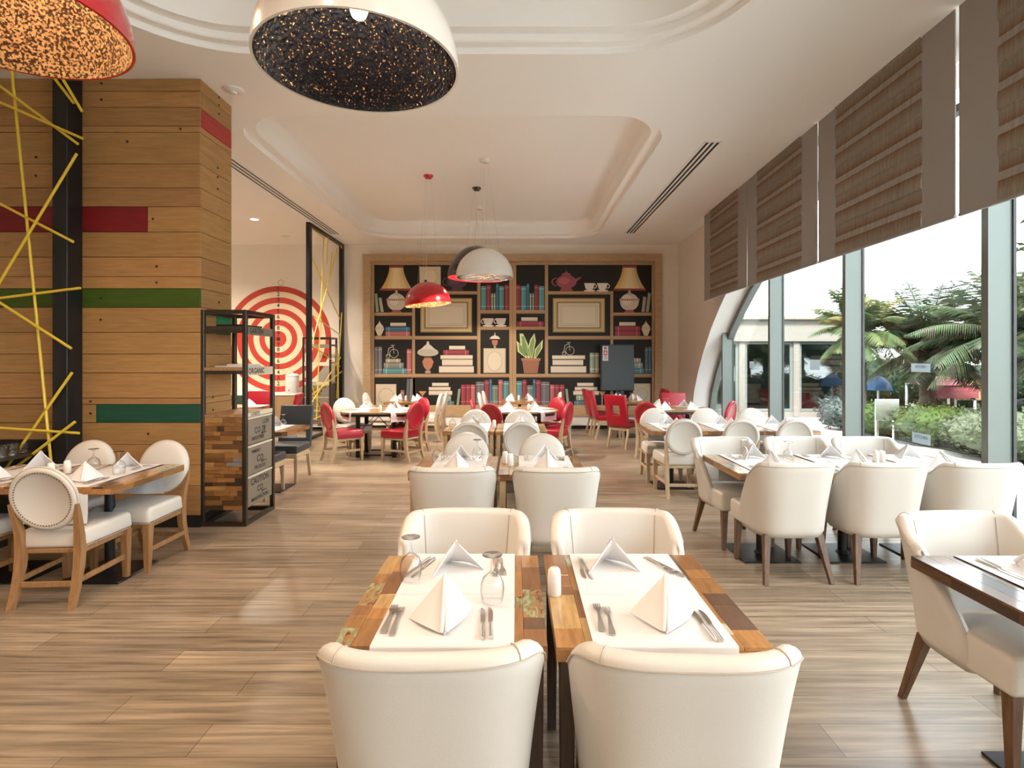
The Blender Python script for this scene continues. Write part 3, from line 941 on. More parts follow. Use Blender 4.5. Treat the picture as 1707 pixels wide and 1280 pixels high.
# ------------------------------------------------------------------ printed bookcase mural
def build_mural():
    root = thing('bookcase_mural', (-0.08, WALL_Y - 0.003, 0))
    SCL = WALL_Y / FPX
    def X(px): return (px - VX) * SCL + 0.08
    def Z(py): return CAM_H - (py - VY) * SCL
    mb = MB()
    def poly(pts, c, L):
        mb.add([(X(x), -0.012 - 0.0015 * L, Z(y)) for x, y in pts], [tuple(range(len(pts)))], 0, tuple(min(v * 1.15, 0.85) for v in c))
    def rect(x0, y0, x1, y1, c, L=3): poly([(x0, y0), (x1, y0), (x1, y1), (x0, y1)], c, L)
    def ell(cx, cy, rx, ry, c, L=3, a0=0, a1=360, n=28):
        poly([(cx + rx * cos(radians(a0 + (a1 - a0) * i / n)), cy + ry * sin(radians(a0 + (a1 - a0) * i / n))) for i in range(n if a1 - a0 == 360 else n + 1)], c, L)
    CR, WD = (0.66, 0.57, 0.43), (0.43, 0.28, 0.15)
    WDD = (0.33, 0.20, 0.10)
    RD, TL, BL, GY, GN, PK = (0.27, 0.05, 0.065), (0.10, 0.25, 0.27), (0.05, 0.16, 0.24), (0.14, 0.14, 0.15), (0.26, 0.34, 0.25), (0.40, 0.13, 0.13)
    rect(624, 440, 1087, 690, (0.016, 0.015, 0.013), 0)
    def shelf(x0, y0, x1, y1, L=1):
        for f in (0, 1):
            xa, xb = (x0, x1) if f == 0 else (1709 - x1, 1709 - x0)
            rect(xa, y0, xb, y1, WD, L)
            if y1 - y0 < x1 - x0: rect(xa, y1 - 1.6, xb, y1, WDD, L + 0.3)
            else: rect(xa, y0, xa + 1.3, y1, WDD, L + 0.3)
    rect(849, 440, 860.5, 690, WD, 1.6); rect(854, 440, 855, 690, WDD, 1.9)
    shelf(908, 440, 913.6, 625)
    shelf(913.6, 485.6, 1022, 491); shelf(1017, 491, 1022, 676)
    shelf(1022, 521, 1087, 526.5); shelf(913.6, 560, 1087, 566, 1.2); shelf(860, 623, 1087, 629, 1.4)
    shelf(860, 517, 908, 523, 1.2); shelf(860, 544.5, 908, 550, 1.2)
    rect(687, 629, 692, 682, WD, 1); 
    rect(624, 676, 1087, 690, (0.36, 0.24, 0.13), 1.7)
    def book(x0, y0, x1, y1, c):
        rect(x0, y0, x1, y1, c, 3)
        lt = tuple(min(1, v * 1.9 + 0.05) for v in c)
        w_ = x1 - x0
        rect(x0 + w_ * 0.28, y0, x0 + w_ * 0.45, y1, tuple(v * 1.45 for v in c), 3.2)
        rect(x0, y0 + 4, x1, y0 + 5.5, lt, 3.4); rect(x0, y1 - 7, x1, y1 - 5.5, lt, 3.4)
    def hbook(x0, y0, x1, y1, c):
        rect(x0, y0, x1, y1, c, 3)
        lt = tuple(min(1, v * 1.9 + 0.05) for v in c)
        rect(x0, y0 + (y1 - y0) * 0.3, x1, y0 + (y1 - y0) * 0.48, tuple(v * 1.5 for v in c), 3.2)
        rect(x0 + 5, y0, x0 + 6.5, y1, lt, 3.4); rect(x1 - 6.5, y0, x1 - 5, y1, lt, 3.4)
    def pages(x0, y0, x1, y1):
        rect(x0, y0, x1, y1, (0.70, 0.62, 0.49), 3); rect(x0, y1 - 1.2, x1, y1, (0.30, 0.26, 0.2), 3.3)
    def pic(x0, y0, x1, y1, oval=True):
        rect(x0, y0, x1, y1, (0.55, 0.45, 0.30), 3); rect(x0 + 1.5, y0 + 1.5, x1 - 1.5, y1 - 1.5, (0.62, 0.55, 0.41), 3.2)
        if oval: ell((x0 + x1) / 2, (y0 + y1) / 2 + 1, (x1 - x0) * 0.33, (y1 - y0) * 0.40, (0.44, 0.36, 0.24), 3.4); ell((x0 + x1) / 2, (y0 + y1) / 2 + 1, (x1 - x0) * 0.31, (y1 - y0) * 0.38, (0.68, 0.61, 0.47), 3.6)
    def bigframe(x0, y0, x1, y1):
        rect(x0, y0, x1, y1, (0.36, 0.26, 0.11), 3); rect(x0 + 2, y0 + 2, x1 - 2, y1 - 2, (0.48, 0.37, 0.18), 3.2)
        n = 26
        for i in range(n):
            u = x0 + 3 + (x1 - x0 - 6) * i / (n - 1)
            for yy in (y0 + 3.2, y1 - 3.2): ell(u, yy, 1.3, 1.5, (0.62, 0.50, 0.28), 3.4, n=8)
        for i in range(15):
            v_ = y0 + 4 + (y1 - y0 - 8) * i / 14
            for xx in (x0 + 3.2, x1 - 3.2): ell(xx, v_, 1.5, 1.3, (0.62, 0.50, 0.28), 3.4, n=8)
        rect(x0 + 6.5, y0 + 6.5, x1 - 6.5, y1 - 6.5, (0.26, 0.18, 0.07), 3.6); rect(x0 + 9, y0 + 8.5, x1 - 9, y1 - 8.5, (0.66, 0.58, 0.44), 3.8)
        for i in (0, 1):
            q = 12 + 2.5 * i
            xa, xb, ya, yb2 = x0 + q, x1 - q, y0 + q - 1, y1 - q + 1
            c = (0.30, 0.27, 0.22)
            rect(xa, ya, xb, ya + 0.5, c, 4); rect(xa, yb2 - 0.5, xb, yb2, c, 4); rect(xa, ya, xa + 0.5, yb2, c, 4); rect(xb - 0.5, ya, xb, yb2, c, 4)
    def cup(cx, by, flip=1):
        poly([(cx - 9, by - 13), (cx + 9, by - 13), (cx + 6.5, by - 4), (cx + 3, by - 1.5), (cx - 3, by - 1.5), (cx - 6.5, by - 4)], (0.72, 0.68, 0.60), 3)
        ell(cx, by - 0.5, 9.5, 1.6, (0.72, 0.68, 0.60), 3.2)
        for i in range(10):
            a0, a1 = radians(-90 + 18 * i), radians(-72 + 18 * i)
            q = lambda a, r: (cx + flip * (8 + r * cos(a)), by - 8 + r * sin(a))
            poly([q(a0, 4.2), q(a1, 4.2), q(a1, 2.8), q(a0, 2.8)], (0.72, 0.68, 0.60), 3.1)
    def lamp_(cx, flip=1):
        pts = []
        for i in range(9):
            t = i / 8
            pts.append((cx + 11.5 + 14.5 * t ** 1.7, 446 + 36 * t))
        for k in range(6):
            f0, f1 = 1 - 2 * k / 6, 1 - 2 * (k + 1) / 6
            c = [(0.52, 0.40, 0.20), (0.66, 0.52, 0.28), (0.74, 0.61, 0.36), (0.76, 0.64, 0.38), (0.72, 0.54, 0.26), (0.66, 0.42, 0.14)][k]
            ring = [(cx + (x - cx) * f0, y) for x, y in pts] + [(cx + (x - cx) * f1, y) for x, y in reversed(pts)]
            poly(ring, c, 3)
        rect(cx - 12, 443, cx + 12, 446.5, (0.30, 0.06, 0.07), 3.3)
        poly([(cx - 27, 481), (cx + 27, 481), (cx + 27.5, 484.5), (cx - 27.5, 484.5)], (0.28, 0.06, 0.05), 3.3)
        rect(cx - 1.8, 484.5, cx + 1.8, 489, (0.5, 0.45, 0.36), 3)
        ell(cx, 503.5, 15.5, 14.5, (0.58, 0.51, 0.42), 3.1); ell(cx - 4, 500, 8, 9, (0.68, 0.62, 0.52), 3.3)
        ell(cx, 490, 5, 2, (0.45, 0.38, 0.30), 3.3)
        rect(cx - 16.5, 498, cx + 16.5, 501.5, (0.55, 0.47, 0.38), 3.5)
        for i in range(9): ell(cx - 14 + 3.5 * i, 499.7, 1.3, 1.2, (0.25, 0.07, 0.08), 3.7, n=8)
        poly([(cx - 5, 516.5), (cx + 5, 516.5), (cx + 9, 521), (cx - 9, 521)], (0.34, 0.10, 0.10), 3.3)
    def vase(cx, by):
        poly([(cx - 3, by), (cx + 3, by), (cx + 7.5, by - 11), (cx + 6, by - 16), (cx + 1.5, by - 21), (cx, by - 25), (cx - 1.5, by - 21), (cx - 6, by - 16), (cx - 7.5, by - 11)], (0.62, 0.54, 0.42), 3)
        rect(cx - 7.3, by - 13, cx + 7.3, by - 12.4, (0.3, 0.25, 0.2), 3.3)
    def teapot(cx, cy, c):
        ell(cx, cy, 17, 11, c, 3); ell(cx - 4, cy - 2, 9, 6, tuple(v * 1.4 for v in c), 3.1)
        poly([(cx - 9, cy - 9), (cx + 9, cy - 9), (cx + 6, cy - 14), (cx + 1.5, cy - 16), (cx, cy - 19), (cx - 1.5, cy - 16), (cx - 6, cy - 14)], c, 3.2)
        poly([(cx + 14, cy + 2), (cx + 26, cy - 8), (cx + 22, cy - 8), (cx + 13, cy - 4)], c, 3.1)
        for i in range(10):
            a0, a1 = radians(90 + 18 * i), radians(108 + 18 * i)
            q = lambda a, r: (cx - 16 + r * cos(a), cy + r * 0.8 * sin(a))
            poly([q(a0, 9), q(a1, 9), q(a1, 6.8), q(a0, 6.8)], c, 3.1)
        poly([(cx - 8, cy + 10), (cx + 8, cy + 10), (cx + 11, cy + 15), (cx - 11, cy + 15)], c, 3.1)
    def cycle(cx, cy):
        c = (0.50, 0.46, 0.38)
        for (x, y, r) in ((cx, cy, 7.5), (cx - 10, cy + 4.5, 3.4)):
            for i in range(18):
                a0, a1 = 2 * pi * i / 18, 2 * pi * (i + 1) / 18
                poly([(x + r * cos(a0), y + r * sin(a0)), (x + r * cos(a1), y + r * sin(a1)), (x + (r - 0.9) * cos(a1), y + (r - 0.9) * sin(a1)), (x + (r - 0.9) * cos(a0), y + (r - 0.9) * sin(a0))], c, 3)
        poly([(cx - 0.5, cy), (cx + 0.5, cy), (cx - 1, cy - 13), (cx - 2, cy - 13)], c, 3.2)
        poly([(cx - 2, cy - 12), (cx - 2, cy - 11), (cx - 8, cy - 8), (cx - 10, cy + 4), (cx - 11, cy + 4), (cx - 9, cy - 9)], c, 3.2)
        rect(cx - 5, cy - 14, cx + 1, cy - 13, c, 3.2)
    # right half
    teapot(944, 470, (0.30, 0.085, 0.10)); cup(982.5, 485); cup(1004, 485); lamp_(1049)
    poly([(1069, 520), (1074, 520), (1077, 496), (1072, 494)], (0.38, 0.33, 0.28), 3); poly([(1076, 520), (1081, 520), (1085, 489), (1080, 488)], (0.30, 0.33, 0.27), 3)
    bigframe(921.5, 497, 1008, 554)
    hbook(1025, 552, 1067, 560, RD); hbook(1025, 544, 1067, 551.5, RD); pages(1032, 537, 1059, 543.5); vase(1076.5, 559.5)
    for (x0, x1, y0, c) in ((860.5, 867.5, 475, RD), (868.5, 877, 477, TL), (878, 882, 473, BL), (883, 886, 489, GN), (887.5, 890, 489, GN), (891, 897, 475, RD), (898, 907, 477, TL)): book(x0, y0, x1, 517, c)
    hbook(862, 536, 906, 544, RD); pages(869, 529, 896, 535.5)
    for (pts) in ([(884, 598), (880, 580), (884, 566), (891, 555), (893, 568), (890, 585), (887, 598)], [(881, 598), (868, 580), (866, 556), (872, 556), (880, 574), (885, 598)],
                  [(878, 598), (863, 586), (861, 568), (868, 574), (880, 590)], [(889, 598), (892, 582), (905, 566), (904, 580), (893, 598)]):
        poly(pts, (0.62, 0.66, 0.30), 3)
        cx_ = sum(p[0] for p in pts) / len(pts); cy_ = sum(p[1] for p in pts) / len(pts)
        poly([(cx_ + (x - cx_) * 0.66, cy_ + (y - cy_) * 0.78) for x, y in pts], (0.20, 0.30, 0.12), 3.2)
    poly([(870, 597), (900, 597), (896, 622), (873.5, 622)], (0.33, 0.15, 0.09), 3.4); rect(869, 597, 901, 601, (0.40, 0.19, 0.12), 3.6)
    pages(920.5, 592, 975, 599); rect(920.5, 592, 975, 593.2, (0.30, 0.36, 0.25), 3.4); pages(921, 600, 972, 609); pages(918, 610.5, 977, 621.5); cycle(950, 584.5)
    book(983, 588, 990.5, 621.5, GN); book(991.5, 588, 998, 621.5, (0.36, 0.34, 0.26))
    hbook(1050, 614, 1073, 622, TL); hbook(1048, 604.5, 1071, 613.5, GN); hbook(1052, 597, 1068, 604, (0.36, 0.3, 0.25))
    book(1075, 579, 1079.5, 622, GY); book(1080.5, 578, 1085, 622, BL)
    for (x0, x1, y0, c) in ((861, 870, 635, TL), (871, 877.5, 633, RD), (878.5, 888, 642, (0.16, 0.19, 0.16)), (888.5, 892.5, 632, BL), (893.5, 901, 633.5, RD), (902, 915.5, 636, GY), (917, 924, 641, PK), (925, 932, 641, RD), (933, 940.5, 641, RD)): book(x0, y0, x1, 675.5, c)
    poly([(942, 648), (946, 648), (949, 675), (945, 675)], GN, 3)
    pages(962, 638, 989, 644); pages(958, 645, 996, 651); pages(955.5, 651.5, 998, 658.5); hbook(960, 659, 990, 667, GN); hbook(957, 668, 992, 675.5, (0.12, 0.16, 0.17))
    poly([(997, 652), (1010, 652), (1004.3, 659), (1004.3, 674), (1008, 675.5), (999, 675.5), (1002.7, 674), (1002.7, 659)], (0.55, 0.30, 0.20), 3)
    book(1026, 650, 1033, 675, BL); book(1034, 648, 1040, 675, GY)
    pic(1055, 639, 1084, 671, False); ell(1070, 657, 10, 10, (0.40, 0.38, 0.30), 3.4); ell(1070, 657, 9, 9, (0.60, 0.55, 0.44), 3.6)
    # left half
    lamp_(661, -1); poly([(627, 520), (632, 520), (629, 489), (624.8, 490)], GN, 3); poly([(635, 520), (640, 520), (636, 496), (631.5, 497)], (0.40, 0.36, 0.30), 3)
    pic(699.5, 444.5, 735, 476); teapot(762, 470, (0.10, 0.055, 0.085)); bigframe(701, 497, 787, 554)
    vase(633, 559.5); hbook(643, 552.5, 684, 560, PK); hbook(643, 545, 684, 552, BL); pages(651, 538, 677, 544)
    for (x0, x1, y0, c) in ((802, 810.5, 477, TL), (811.5, 818, 475, RD), (819, 822, 489, GN), (823, 826, 489, GN), (827, 831, 473, BL), (832, 840, 477, TL), (841.5, 848, 475, RD)): book(x0, y0, x1, 517, c)
    cup(814, 543.5, -1); cup(835, 543.5, -1)
    poly([(816, 565), (834, 565), (831, 561), (826, 559), (825, 553), (824, 559), (819, 561)], (0.62, 0.54, 0.42), 3); poly([(820, 567), (830, 567), (829, 574), (826, 577), (824, 577), (821, 574)], (0.42, 0.17, 0.10), 3); rect(823, 577, 827, 580, (0.4, 0.36, 0.3), 3)
    pic(806, 580.5, 843, 621.5)
    book(625, 578, 630, 622.5, GY); book(631, 578, 637, 622.5, (0.17, 0.17, 0.18))
    hbook(638.5, 614, 678, 622.5, TL); hbook(640, 604.5, 673, 613.5, (0.20, 0.21, 0.18)); hbook(643, 598, 668, 604, (0.36, 0.30, 0.22)); cycle(657, 589)
    book(678.5, 582, 686, 622.5, PK)
    ell(713.5, 588, 17.5, 8.5, (0.58, 0.52, 0.42), 3, 180, 360); ell(713.5, 588, 17.5, 6, (0.50, 0.44, 0.34), 3.1); poly([(702, 582), (725, 582), (719, 576), (716, 574), (715, 569), (712, 569), (711, 574), (708, 576)], (0.62, 0.56, 0.45), 3.2)
    poly([(708, 596), (719, 596), (723, 603), (720, 612), (715, 618), (712, 618), (707, 612), (704, 603)], (0.45, 0.20, 0.12), 3); rect(709, 618, 718, 622, (0.38, 0.34, 0.28), 3)
    pages(732, 610.5, 790, 621.5); pages(737, 599.5, 788, 609.5); pages(734.5, 592, 788, 599); hbook(739, 583.5, 782, 591.5, RD); pages(749, 576.5, 775.5, 583)
    pic(626.5, 640, 661, 676, False); ell(644, 660, 13, 13.5, (0.40, 0.34, 0.24), 3.4); ell(644, 660, 12, 12.5, (0.62, 0.54, 0.40), 3.6)
    book(668, 650, 674, 676, (0.25, 0.14, 0.13)); poly([(676, 676), (681, 676), (683, 632), (679, 631)], GY, 3); poly([(682, 676), (686, 676), (687, 632), (684, 631)], (0.20, 0.23, 0.24), 3)
    poly([(698, 652), (711, 652), (705.3, 659), (705.3, 674), (709, 675.5), (700, 675.5), (703.7, 674), (703.7, 659)], (0.55, 0.25, 0.13), 3)
    pages(720.5, 638, 748, 644); pages(715, 645, 751, 651); pages(715, 651.5, 754, 658.5); hbook(733, 659, 752, 668, GN); hbook(731, 668.5, 757, 675.5, (0.12, 0.16, 0.17))
    poly([(761, 675), (765, 675), (768, 648), (764, 648)], GN, 3)
    for (x0, x1, y0, c) in ((769, 776, 641, RD), (777, 784, 641, RD), (785, 792, 641, PK), (793.5, 807, 636, GY), (808, 815, 633.5, RD), (816, 820, 632, BL), (820.5, 830, 642, (0.16, 0.19, 0.16)), (831, 838, 633, PK), (839, 848, 635, TL)): book(x0, y0, x1, 675.5, c)
    mb.build('print', 'print', root, smooth=False, fix=False)
    # oak surround
    b = MB()
    def bar(x0, y0, x1, y1, d0, d1): b.rbox(X(x0), X(x1), -d1, -d0, Z(y1), Z(y0), 0.004, 1)
    bar(608, 425, 1101, 437, 0, 0.14); bar(608, 437, 620, 690, 0, 0.14); bar(1089.5, 437, 1101, 690, 0, 0.14)
    bar(620, 437, 1089.5, 442, 0, 0.06); bar(620, 442, 624.5, 690, 0, 0.06); bar(1086, 442, 1089.5, 690, 0, 0.06)
    b.build('surround', 'frame_oak', root)
    tag(root, 'wide printed bookcase mural in an oak surround on the back wall', 'mural')
build_mural()

# bench built along the foot of the mural
bn = thing('wall_bench', (0.1, 12.9, 0))
b = MB(); b.rbox(-3.72, 3.6, -0.22, 0.085, 0.28, 0.53, 0.006, 1); b.build('seat', 'frame_oak', bn)
b = MB(); b.rbox(-3.72, 3.6, -0.20, 0.085, 0.08, 0.278, 0.004, 1); b.build('front_panel', 'white', bn)
b = MB(); b.box(-3.70, 3.58, -0.16, 0.085, 0.0, 0.08); b.build('plinth', 'black', bn)
tag(bn, 'long low oak and white bench along the foot of the mural', 'bench')

# grey electrical box
eb = thing('electrical_box', (2.38, 12.96, 0.87))
b = MB(); b.rbox(-0.385, 0.385, -0.06, 0.14, 0, 1.08, 0.008, 2); b.build('housing', 'box_grey', eb)
b = MB(); b.rbox(-0.375, 0.375, -0.075, -0.061, 0.012, 1.068, 0.004, 1); db_ = b.build('door', 'box_grey', eb)
b = MB(); b.box(-0.355, -0.225, -0.0775, -0.0755, 0.70, 1.04, 0, (0.72, 0.70, 0.69))
b.box(-0.325, -0.255, -0.0785, -0.0777, 0.97, 1.02, 0, (0.18, 0.18, 0.18))
b.box(-0.335, -0.245, -0.0785, -0.0777, 0.83, 0.945, 0, (0.55, 0.12, 0.12))
b.add([(-0.29, -0.0795, 0.93), (-0.32, -0.0795, 0.86), (-0.26, -0.0795, 0.86)], [(0, 1, 2)], 0, (0.75, 0.7, 0.7))
for k in range(3): b.box(-0.325, -0.255, -0.0785, -0.0777, 0.80 - 0.033 * k, 0.815 - 0.033 * k, 0, (0.45, 0.18, 0.2))
b.build('warning_sticker', 'tint', db_, smooth=False)
tag(eb, 'slate grey electrical box with a warning sticker on the mural', 'electrical box')

# ------------------------------------------------------------------ ceiling fittings
def vent(name, x0, x1, y0, y1, label):
    v = thing(name, ((x0 + x1) / 2, (y0 + y1) / 2, CEIL))
    hw, hl = (x1 - x0) / 2, (y1 - y0) / 2
    b = MB(); b.box(-hw, hw, -hl, hl, -0.003, 0.0); b.build('slots', 'black', v)
    b = MB()
    for k in range(4):
        xc = -hw + 2 * hw * k / 3
        b.box(xc - 0.014, xc + 0.014, -hl, hl, -0.012, -0.003)
    b.box(-hw, hw, -hl - 0.02, -hl, -0.012, 0); b.box(-hw, hw, hl, hl + 0.02, -0.012, 0)
    b.build('bars', 'ceil', v)
    tag(v, label, 'vent', 'ceiling slot vents')
vent('slot_vent', 2.36, 2.56, 6.88, 11.9, 'slot air vent in the ceiling on the window side')
vent('slot_vent', -4.02, -3.82, 6.2, 12.0, 'slot air vent in the ceiling toward the target wall')
def dlight(x, y, lit, label):
    v = thing('downlight', (x, y, CEIL))
    b = MB(); b.lathe([(0.10, 0.0), (0.10, -0.008), (0.072, -0.012), (0.068, -0.004)], 24); b.build('trim_ring', 'white', v)
    b = MB(); b.lathe([(0.068, -0.004), (0, -0.004)], 24); b.build('lens', 'downlight' if lit else 'unlit', v)
    tag(v, label, 'downlight', 'ceiling downlights')
    if lit:
        lamp('downlight_glow', 'SPOT', (x, y, CEIL - 0.03), 260, WARM, 0.07, 140, 0.8)
dlight(-5.07, 10.7, True, 'lit recessed downlight in the ceiling before the target wall')
dlight(-5.08, 12.2, False, 'unlit recessed downlight close to the target wall')
sd = thing('smoke_detector', (-2.84, 5.55, CEIL))
b = MB(); b.lathe([(0.0, -0.03), (0.055, -0.03), (0.075, -0.02), (0.095, -0.012), (0.1, 0.0)], 24); b.build('housing', 'plastic', sd)
b = MB(); b.lathe([(0.0, -0.045), (0.03, -0.043), (0.036, -0.03)], 20); b.build('sensor', 'plastic', sd)
tag(sd, 'round white smoke detector on the ceiling by the oak wall', 'smoke detector')

# ------------------------------------------------------------------ pendant lamps
def pendant(x, y, zr, R, outer, inner, canopy_mat, label, top=None, lit=40, tilt=(0, 0), tall=1.0):
    top = CEIL if top is None else top
    v = thing('pendant_lamp', (x, y, zr))
    T = Matrix.Rotation(tilt[0], 4, 'X') @ Matrix.Rotation(tilt[1], 4, 'Y')
    N = 14
    H = R * 0.98 * tall
    prof = [(R * cos(pi / 2 * i / N), H * sin(pi / 2 * i / N)) for i in range(N)] + [(0.0, H)]
    b = MB(); b.lathe([(R - 0.012, 0.0), (R, 0.0)] + prof[1:], 64, mx=T); sh = b.build('shade', outer, v, angle=60)
    r2_ = R - 0.012
    prof = [(r2_ * cos(pi / 2 * i / N), (H - 0.012) * sin(pi / 2 * i / N) + 0.001) for i in range(N)] + [(0.0, H - 0.011)]
    b = MB(); b.lathe(prof, 64, mx=T); b.build('lining', inner, sh, angle=60, fix=False)
    b = MB(); b.lathe([(0.0, 0.095), (0.016, 0.098), (0.032, 0.11), (0.041, 0.135), (0.041, 0.155), (0.033, 0.185), (0.018, 0.215), (0.014, 0.24)], 20, mx=T @ Matrix.Translation((0, 0, H * 0.30)))
    b.build('bulb', 'bulb' if lit else 'unlit', v)
    b = MB(); b.lathe([(0.0, 0.24), (0.022, 0.24), (0.022, 0.30), (0, 0.30)], 14, mx=T @ Matrix.Translation((0, 0, H * 0.30)))
    b.tube([(0, 0, H * 0.30 + 0.3), (0, 0, H - 0.012)], 0.012, 8, mx=T)
    b.build('lamp_holder', 'black_lacquer', v)
    b = MB(); b.lathe([(0.0, top - zr - 0.05), (0.05, top - zr - 0.05), (0.075, top - zr - 0.025), (0.08, top - zr - 0.001)], 24); b.build('canopy', canopy_mat, v)
    for k in range(3):
        a = 2 * pi * k / 3 + 0.4
        p = T @ Vector((0.55 * R * cos(a), 0.55 * R * sin(a), H * 0.835))
        b = MB(); b.tube([p, (0.05 * cos(a), 0.05 * sin(a), top - zr - 0.04)], 0.0016, 5); b.build('cable', 'steel', v)
    b = MB(); b.tube([T @ Vector((0, 0, H)), (0, 0, top - zr - 0.05)], 0.003, 6); b.build('cord', 'plastic', v)
    tag(v, label, 'pendant lamp', 'dome pendant lamps')
    if lit:
        q = T @ Vector((0, 0, H * 0.30 + 0.08))
        lamp('pendant_glow', 'POINT', (x + q.x, y + q.y, zr + q.z), lit, WARM, 0.035)
    return v
pendant(-0.735, 2.585, 2.985, 0.465, 'white_lacquer', 'black_leaf', 'white_lacquer', 'large white dome pendant with black and gold lining, nearest of all', TRAY_TOP + 0.04, 17)
pendant(-2.10, 2.23, 2.985, 0.465, 'red_lacquer', 'gold_leaf', 'red_lacquer', 'large red dome pendant with crumpled gold lining by the oak wall', TRAY_TOP + 0.04, 34)
pendant(-0.478, 8.45, 2.86, 0.441, 'white_lacquer', 'black_leaf', 'white_lacquer', 'white dome pendant hanging over the middle tables', TRAY_TOP, 115, (0, 0), 1.04)
pendant(-1.457, 9.18, 2.518, 0.389, 'red_lacquer', 'gold_leaf', 'red_lacquer', 'small glossy red dome pendant before the mural', TRAY_TOP, 62, (0.0, -0.108))
pendant(-0.70, 9.85, 3.05, 0.52, 'black_lacquer', 'red_inner', 'black_lacquer', 'black dome pendant with red lining behind the white one', TRAY_TOP, 14, (0.0, 0.03), 1.14)
pendant(-0.735, 11.1, 3.22, 0.34, 'white_lacquer', 'black_leaf', 'white_lacquer', 'farthest dome pendant, hidden behind the white and black ones', TRAY_TOP, 75)

# ------------------------------------------------------------------ roman blinds
def blind(d0, d1, label):
    v = thing('roman_blind', W((d0 + d1) / 2, -0.45, 2.735))
    inv = Matrix.Translation(-W((d0 + d1) / 2, -0.45, 2.735))
    Z0, Z1 = 2.735, CEIL - 0.004
    mgn = 0.36
    for (a, c) in ((d0, d0 + mgn), (d1 - mgn, d1)):
        b = MB(); wbox(b, a, c, -0.455, -0.447, Z0, Z1); b.v = [inv @ p for p in b.v]; b.build('side_panel', 'fabric', v)
    b = MB()
    n = 130
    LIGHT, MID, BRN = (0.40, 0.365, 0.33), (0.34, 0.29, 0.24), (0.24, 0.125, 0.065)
    pitch = 0.315
    pts = []
    for i in range(n + 1):
        z = Z0 + (Z1 - Z0) * i / n
        ph = ((z - Z0) / pitch) % 1.0
        o = -0.451 - 0.016 * (1 - ph) - 0.004 * sin(2 * pi * ph)
        pts.append((z, o, ph))
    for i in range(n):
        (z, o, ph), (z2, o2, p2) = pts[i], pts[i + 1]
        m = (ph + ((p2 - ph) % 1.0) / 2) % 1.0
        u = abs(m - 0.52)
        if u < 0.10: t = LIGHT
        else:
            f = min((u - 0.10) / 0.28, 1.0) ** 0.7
            t = tuple(BRN[q] * (1 - f) + MID[q] * f for q in range(3))  # brown beside each pale band, fading to tan outwards
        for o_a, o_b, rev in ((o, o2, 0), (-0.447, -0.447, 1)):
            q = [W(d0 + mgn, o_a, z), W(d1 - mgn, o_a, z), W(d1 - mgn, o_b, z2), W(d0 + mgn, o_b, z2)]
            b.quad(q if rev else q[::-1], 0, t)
    b.v = [inv @ p for p in b.v]
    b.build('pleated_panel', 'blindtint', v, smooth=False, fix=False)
    b = MB(); wbox(b, d0, d1, -0.462, -0.440, Z0 - 0.02, Z0 + 0.002); b.v = [inv @ p for p in b.v]; b.build('bottom_bar', 'fabric', v)
    tag(v, label, 'blind', 'taupe roman blinds')
M['blindtint'] = tinted('brown_blind_bands', 0.9, 0.2, (60, 60, 4), 0.35)
def see_through(m, fac, color=None):
    nt = m.node_tree
    p = nt.nodes['Principled BSDF']
    tr = nt.nodes.new('ShaderNodeBsdfTranslucent')
    if p.inputs['Base Color'].is_linked: nt.links.new(p.inputs['Base Color'].links[0].from_socket, tr.inputs['Color'])
    else: tr.inputs['Color'].default_value = p.inputs['Base Color'].default_value
    mx = nt.nodes.new('ShaderNodeMixShader')
    mx.inputs['Fac'].default_value = fac
    nt.links.new(p.outputs['BSDF'], mx.inputs[1]); nt.links.new(tr.outputs['BSDF'], mx.inputs[2])
    nt.links.new(mx.outputs['Shader'], nt.nodes['Material Output'].inputs['Surface'])
see_through(M['blindtint'], 0.22)
see_through(M['fabric'], 0.16)
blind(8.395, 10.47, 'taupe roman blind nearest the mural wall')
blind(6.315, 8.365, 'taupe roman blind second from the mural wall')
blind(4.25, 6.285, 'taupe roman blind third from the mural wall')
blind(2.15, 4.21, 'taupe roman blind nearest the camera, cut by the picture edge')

# ------------------------------------------------------------------ chairs
def leg_taper(p_top, p_bot, w0, w1):
    b = MB()
    x, y, z = p_top; X_, Y_, Z_ = p_bot
    b.bevelled([(X_ - w1, Y_ - w1, Z_), (X_ + w1, Y_ - w1, Z_), (X_ + w1, Y_ + w1, Z_), (X_ - w1, Y_ + w1, Z_),
                (x - w0, y - w0, z), (x + w0, y - w0, z), (x + w0, y + w0, z), (x - w0, y + w0, z)], 0.003, 1)
    return b

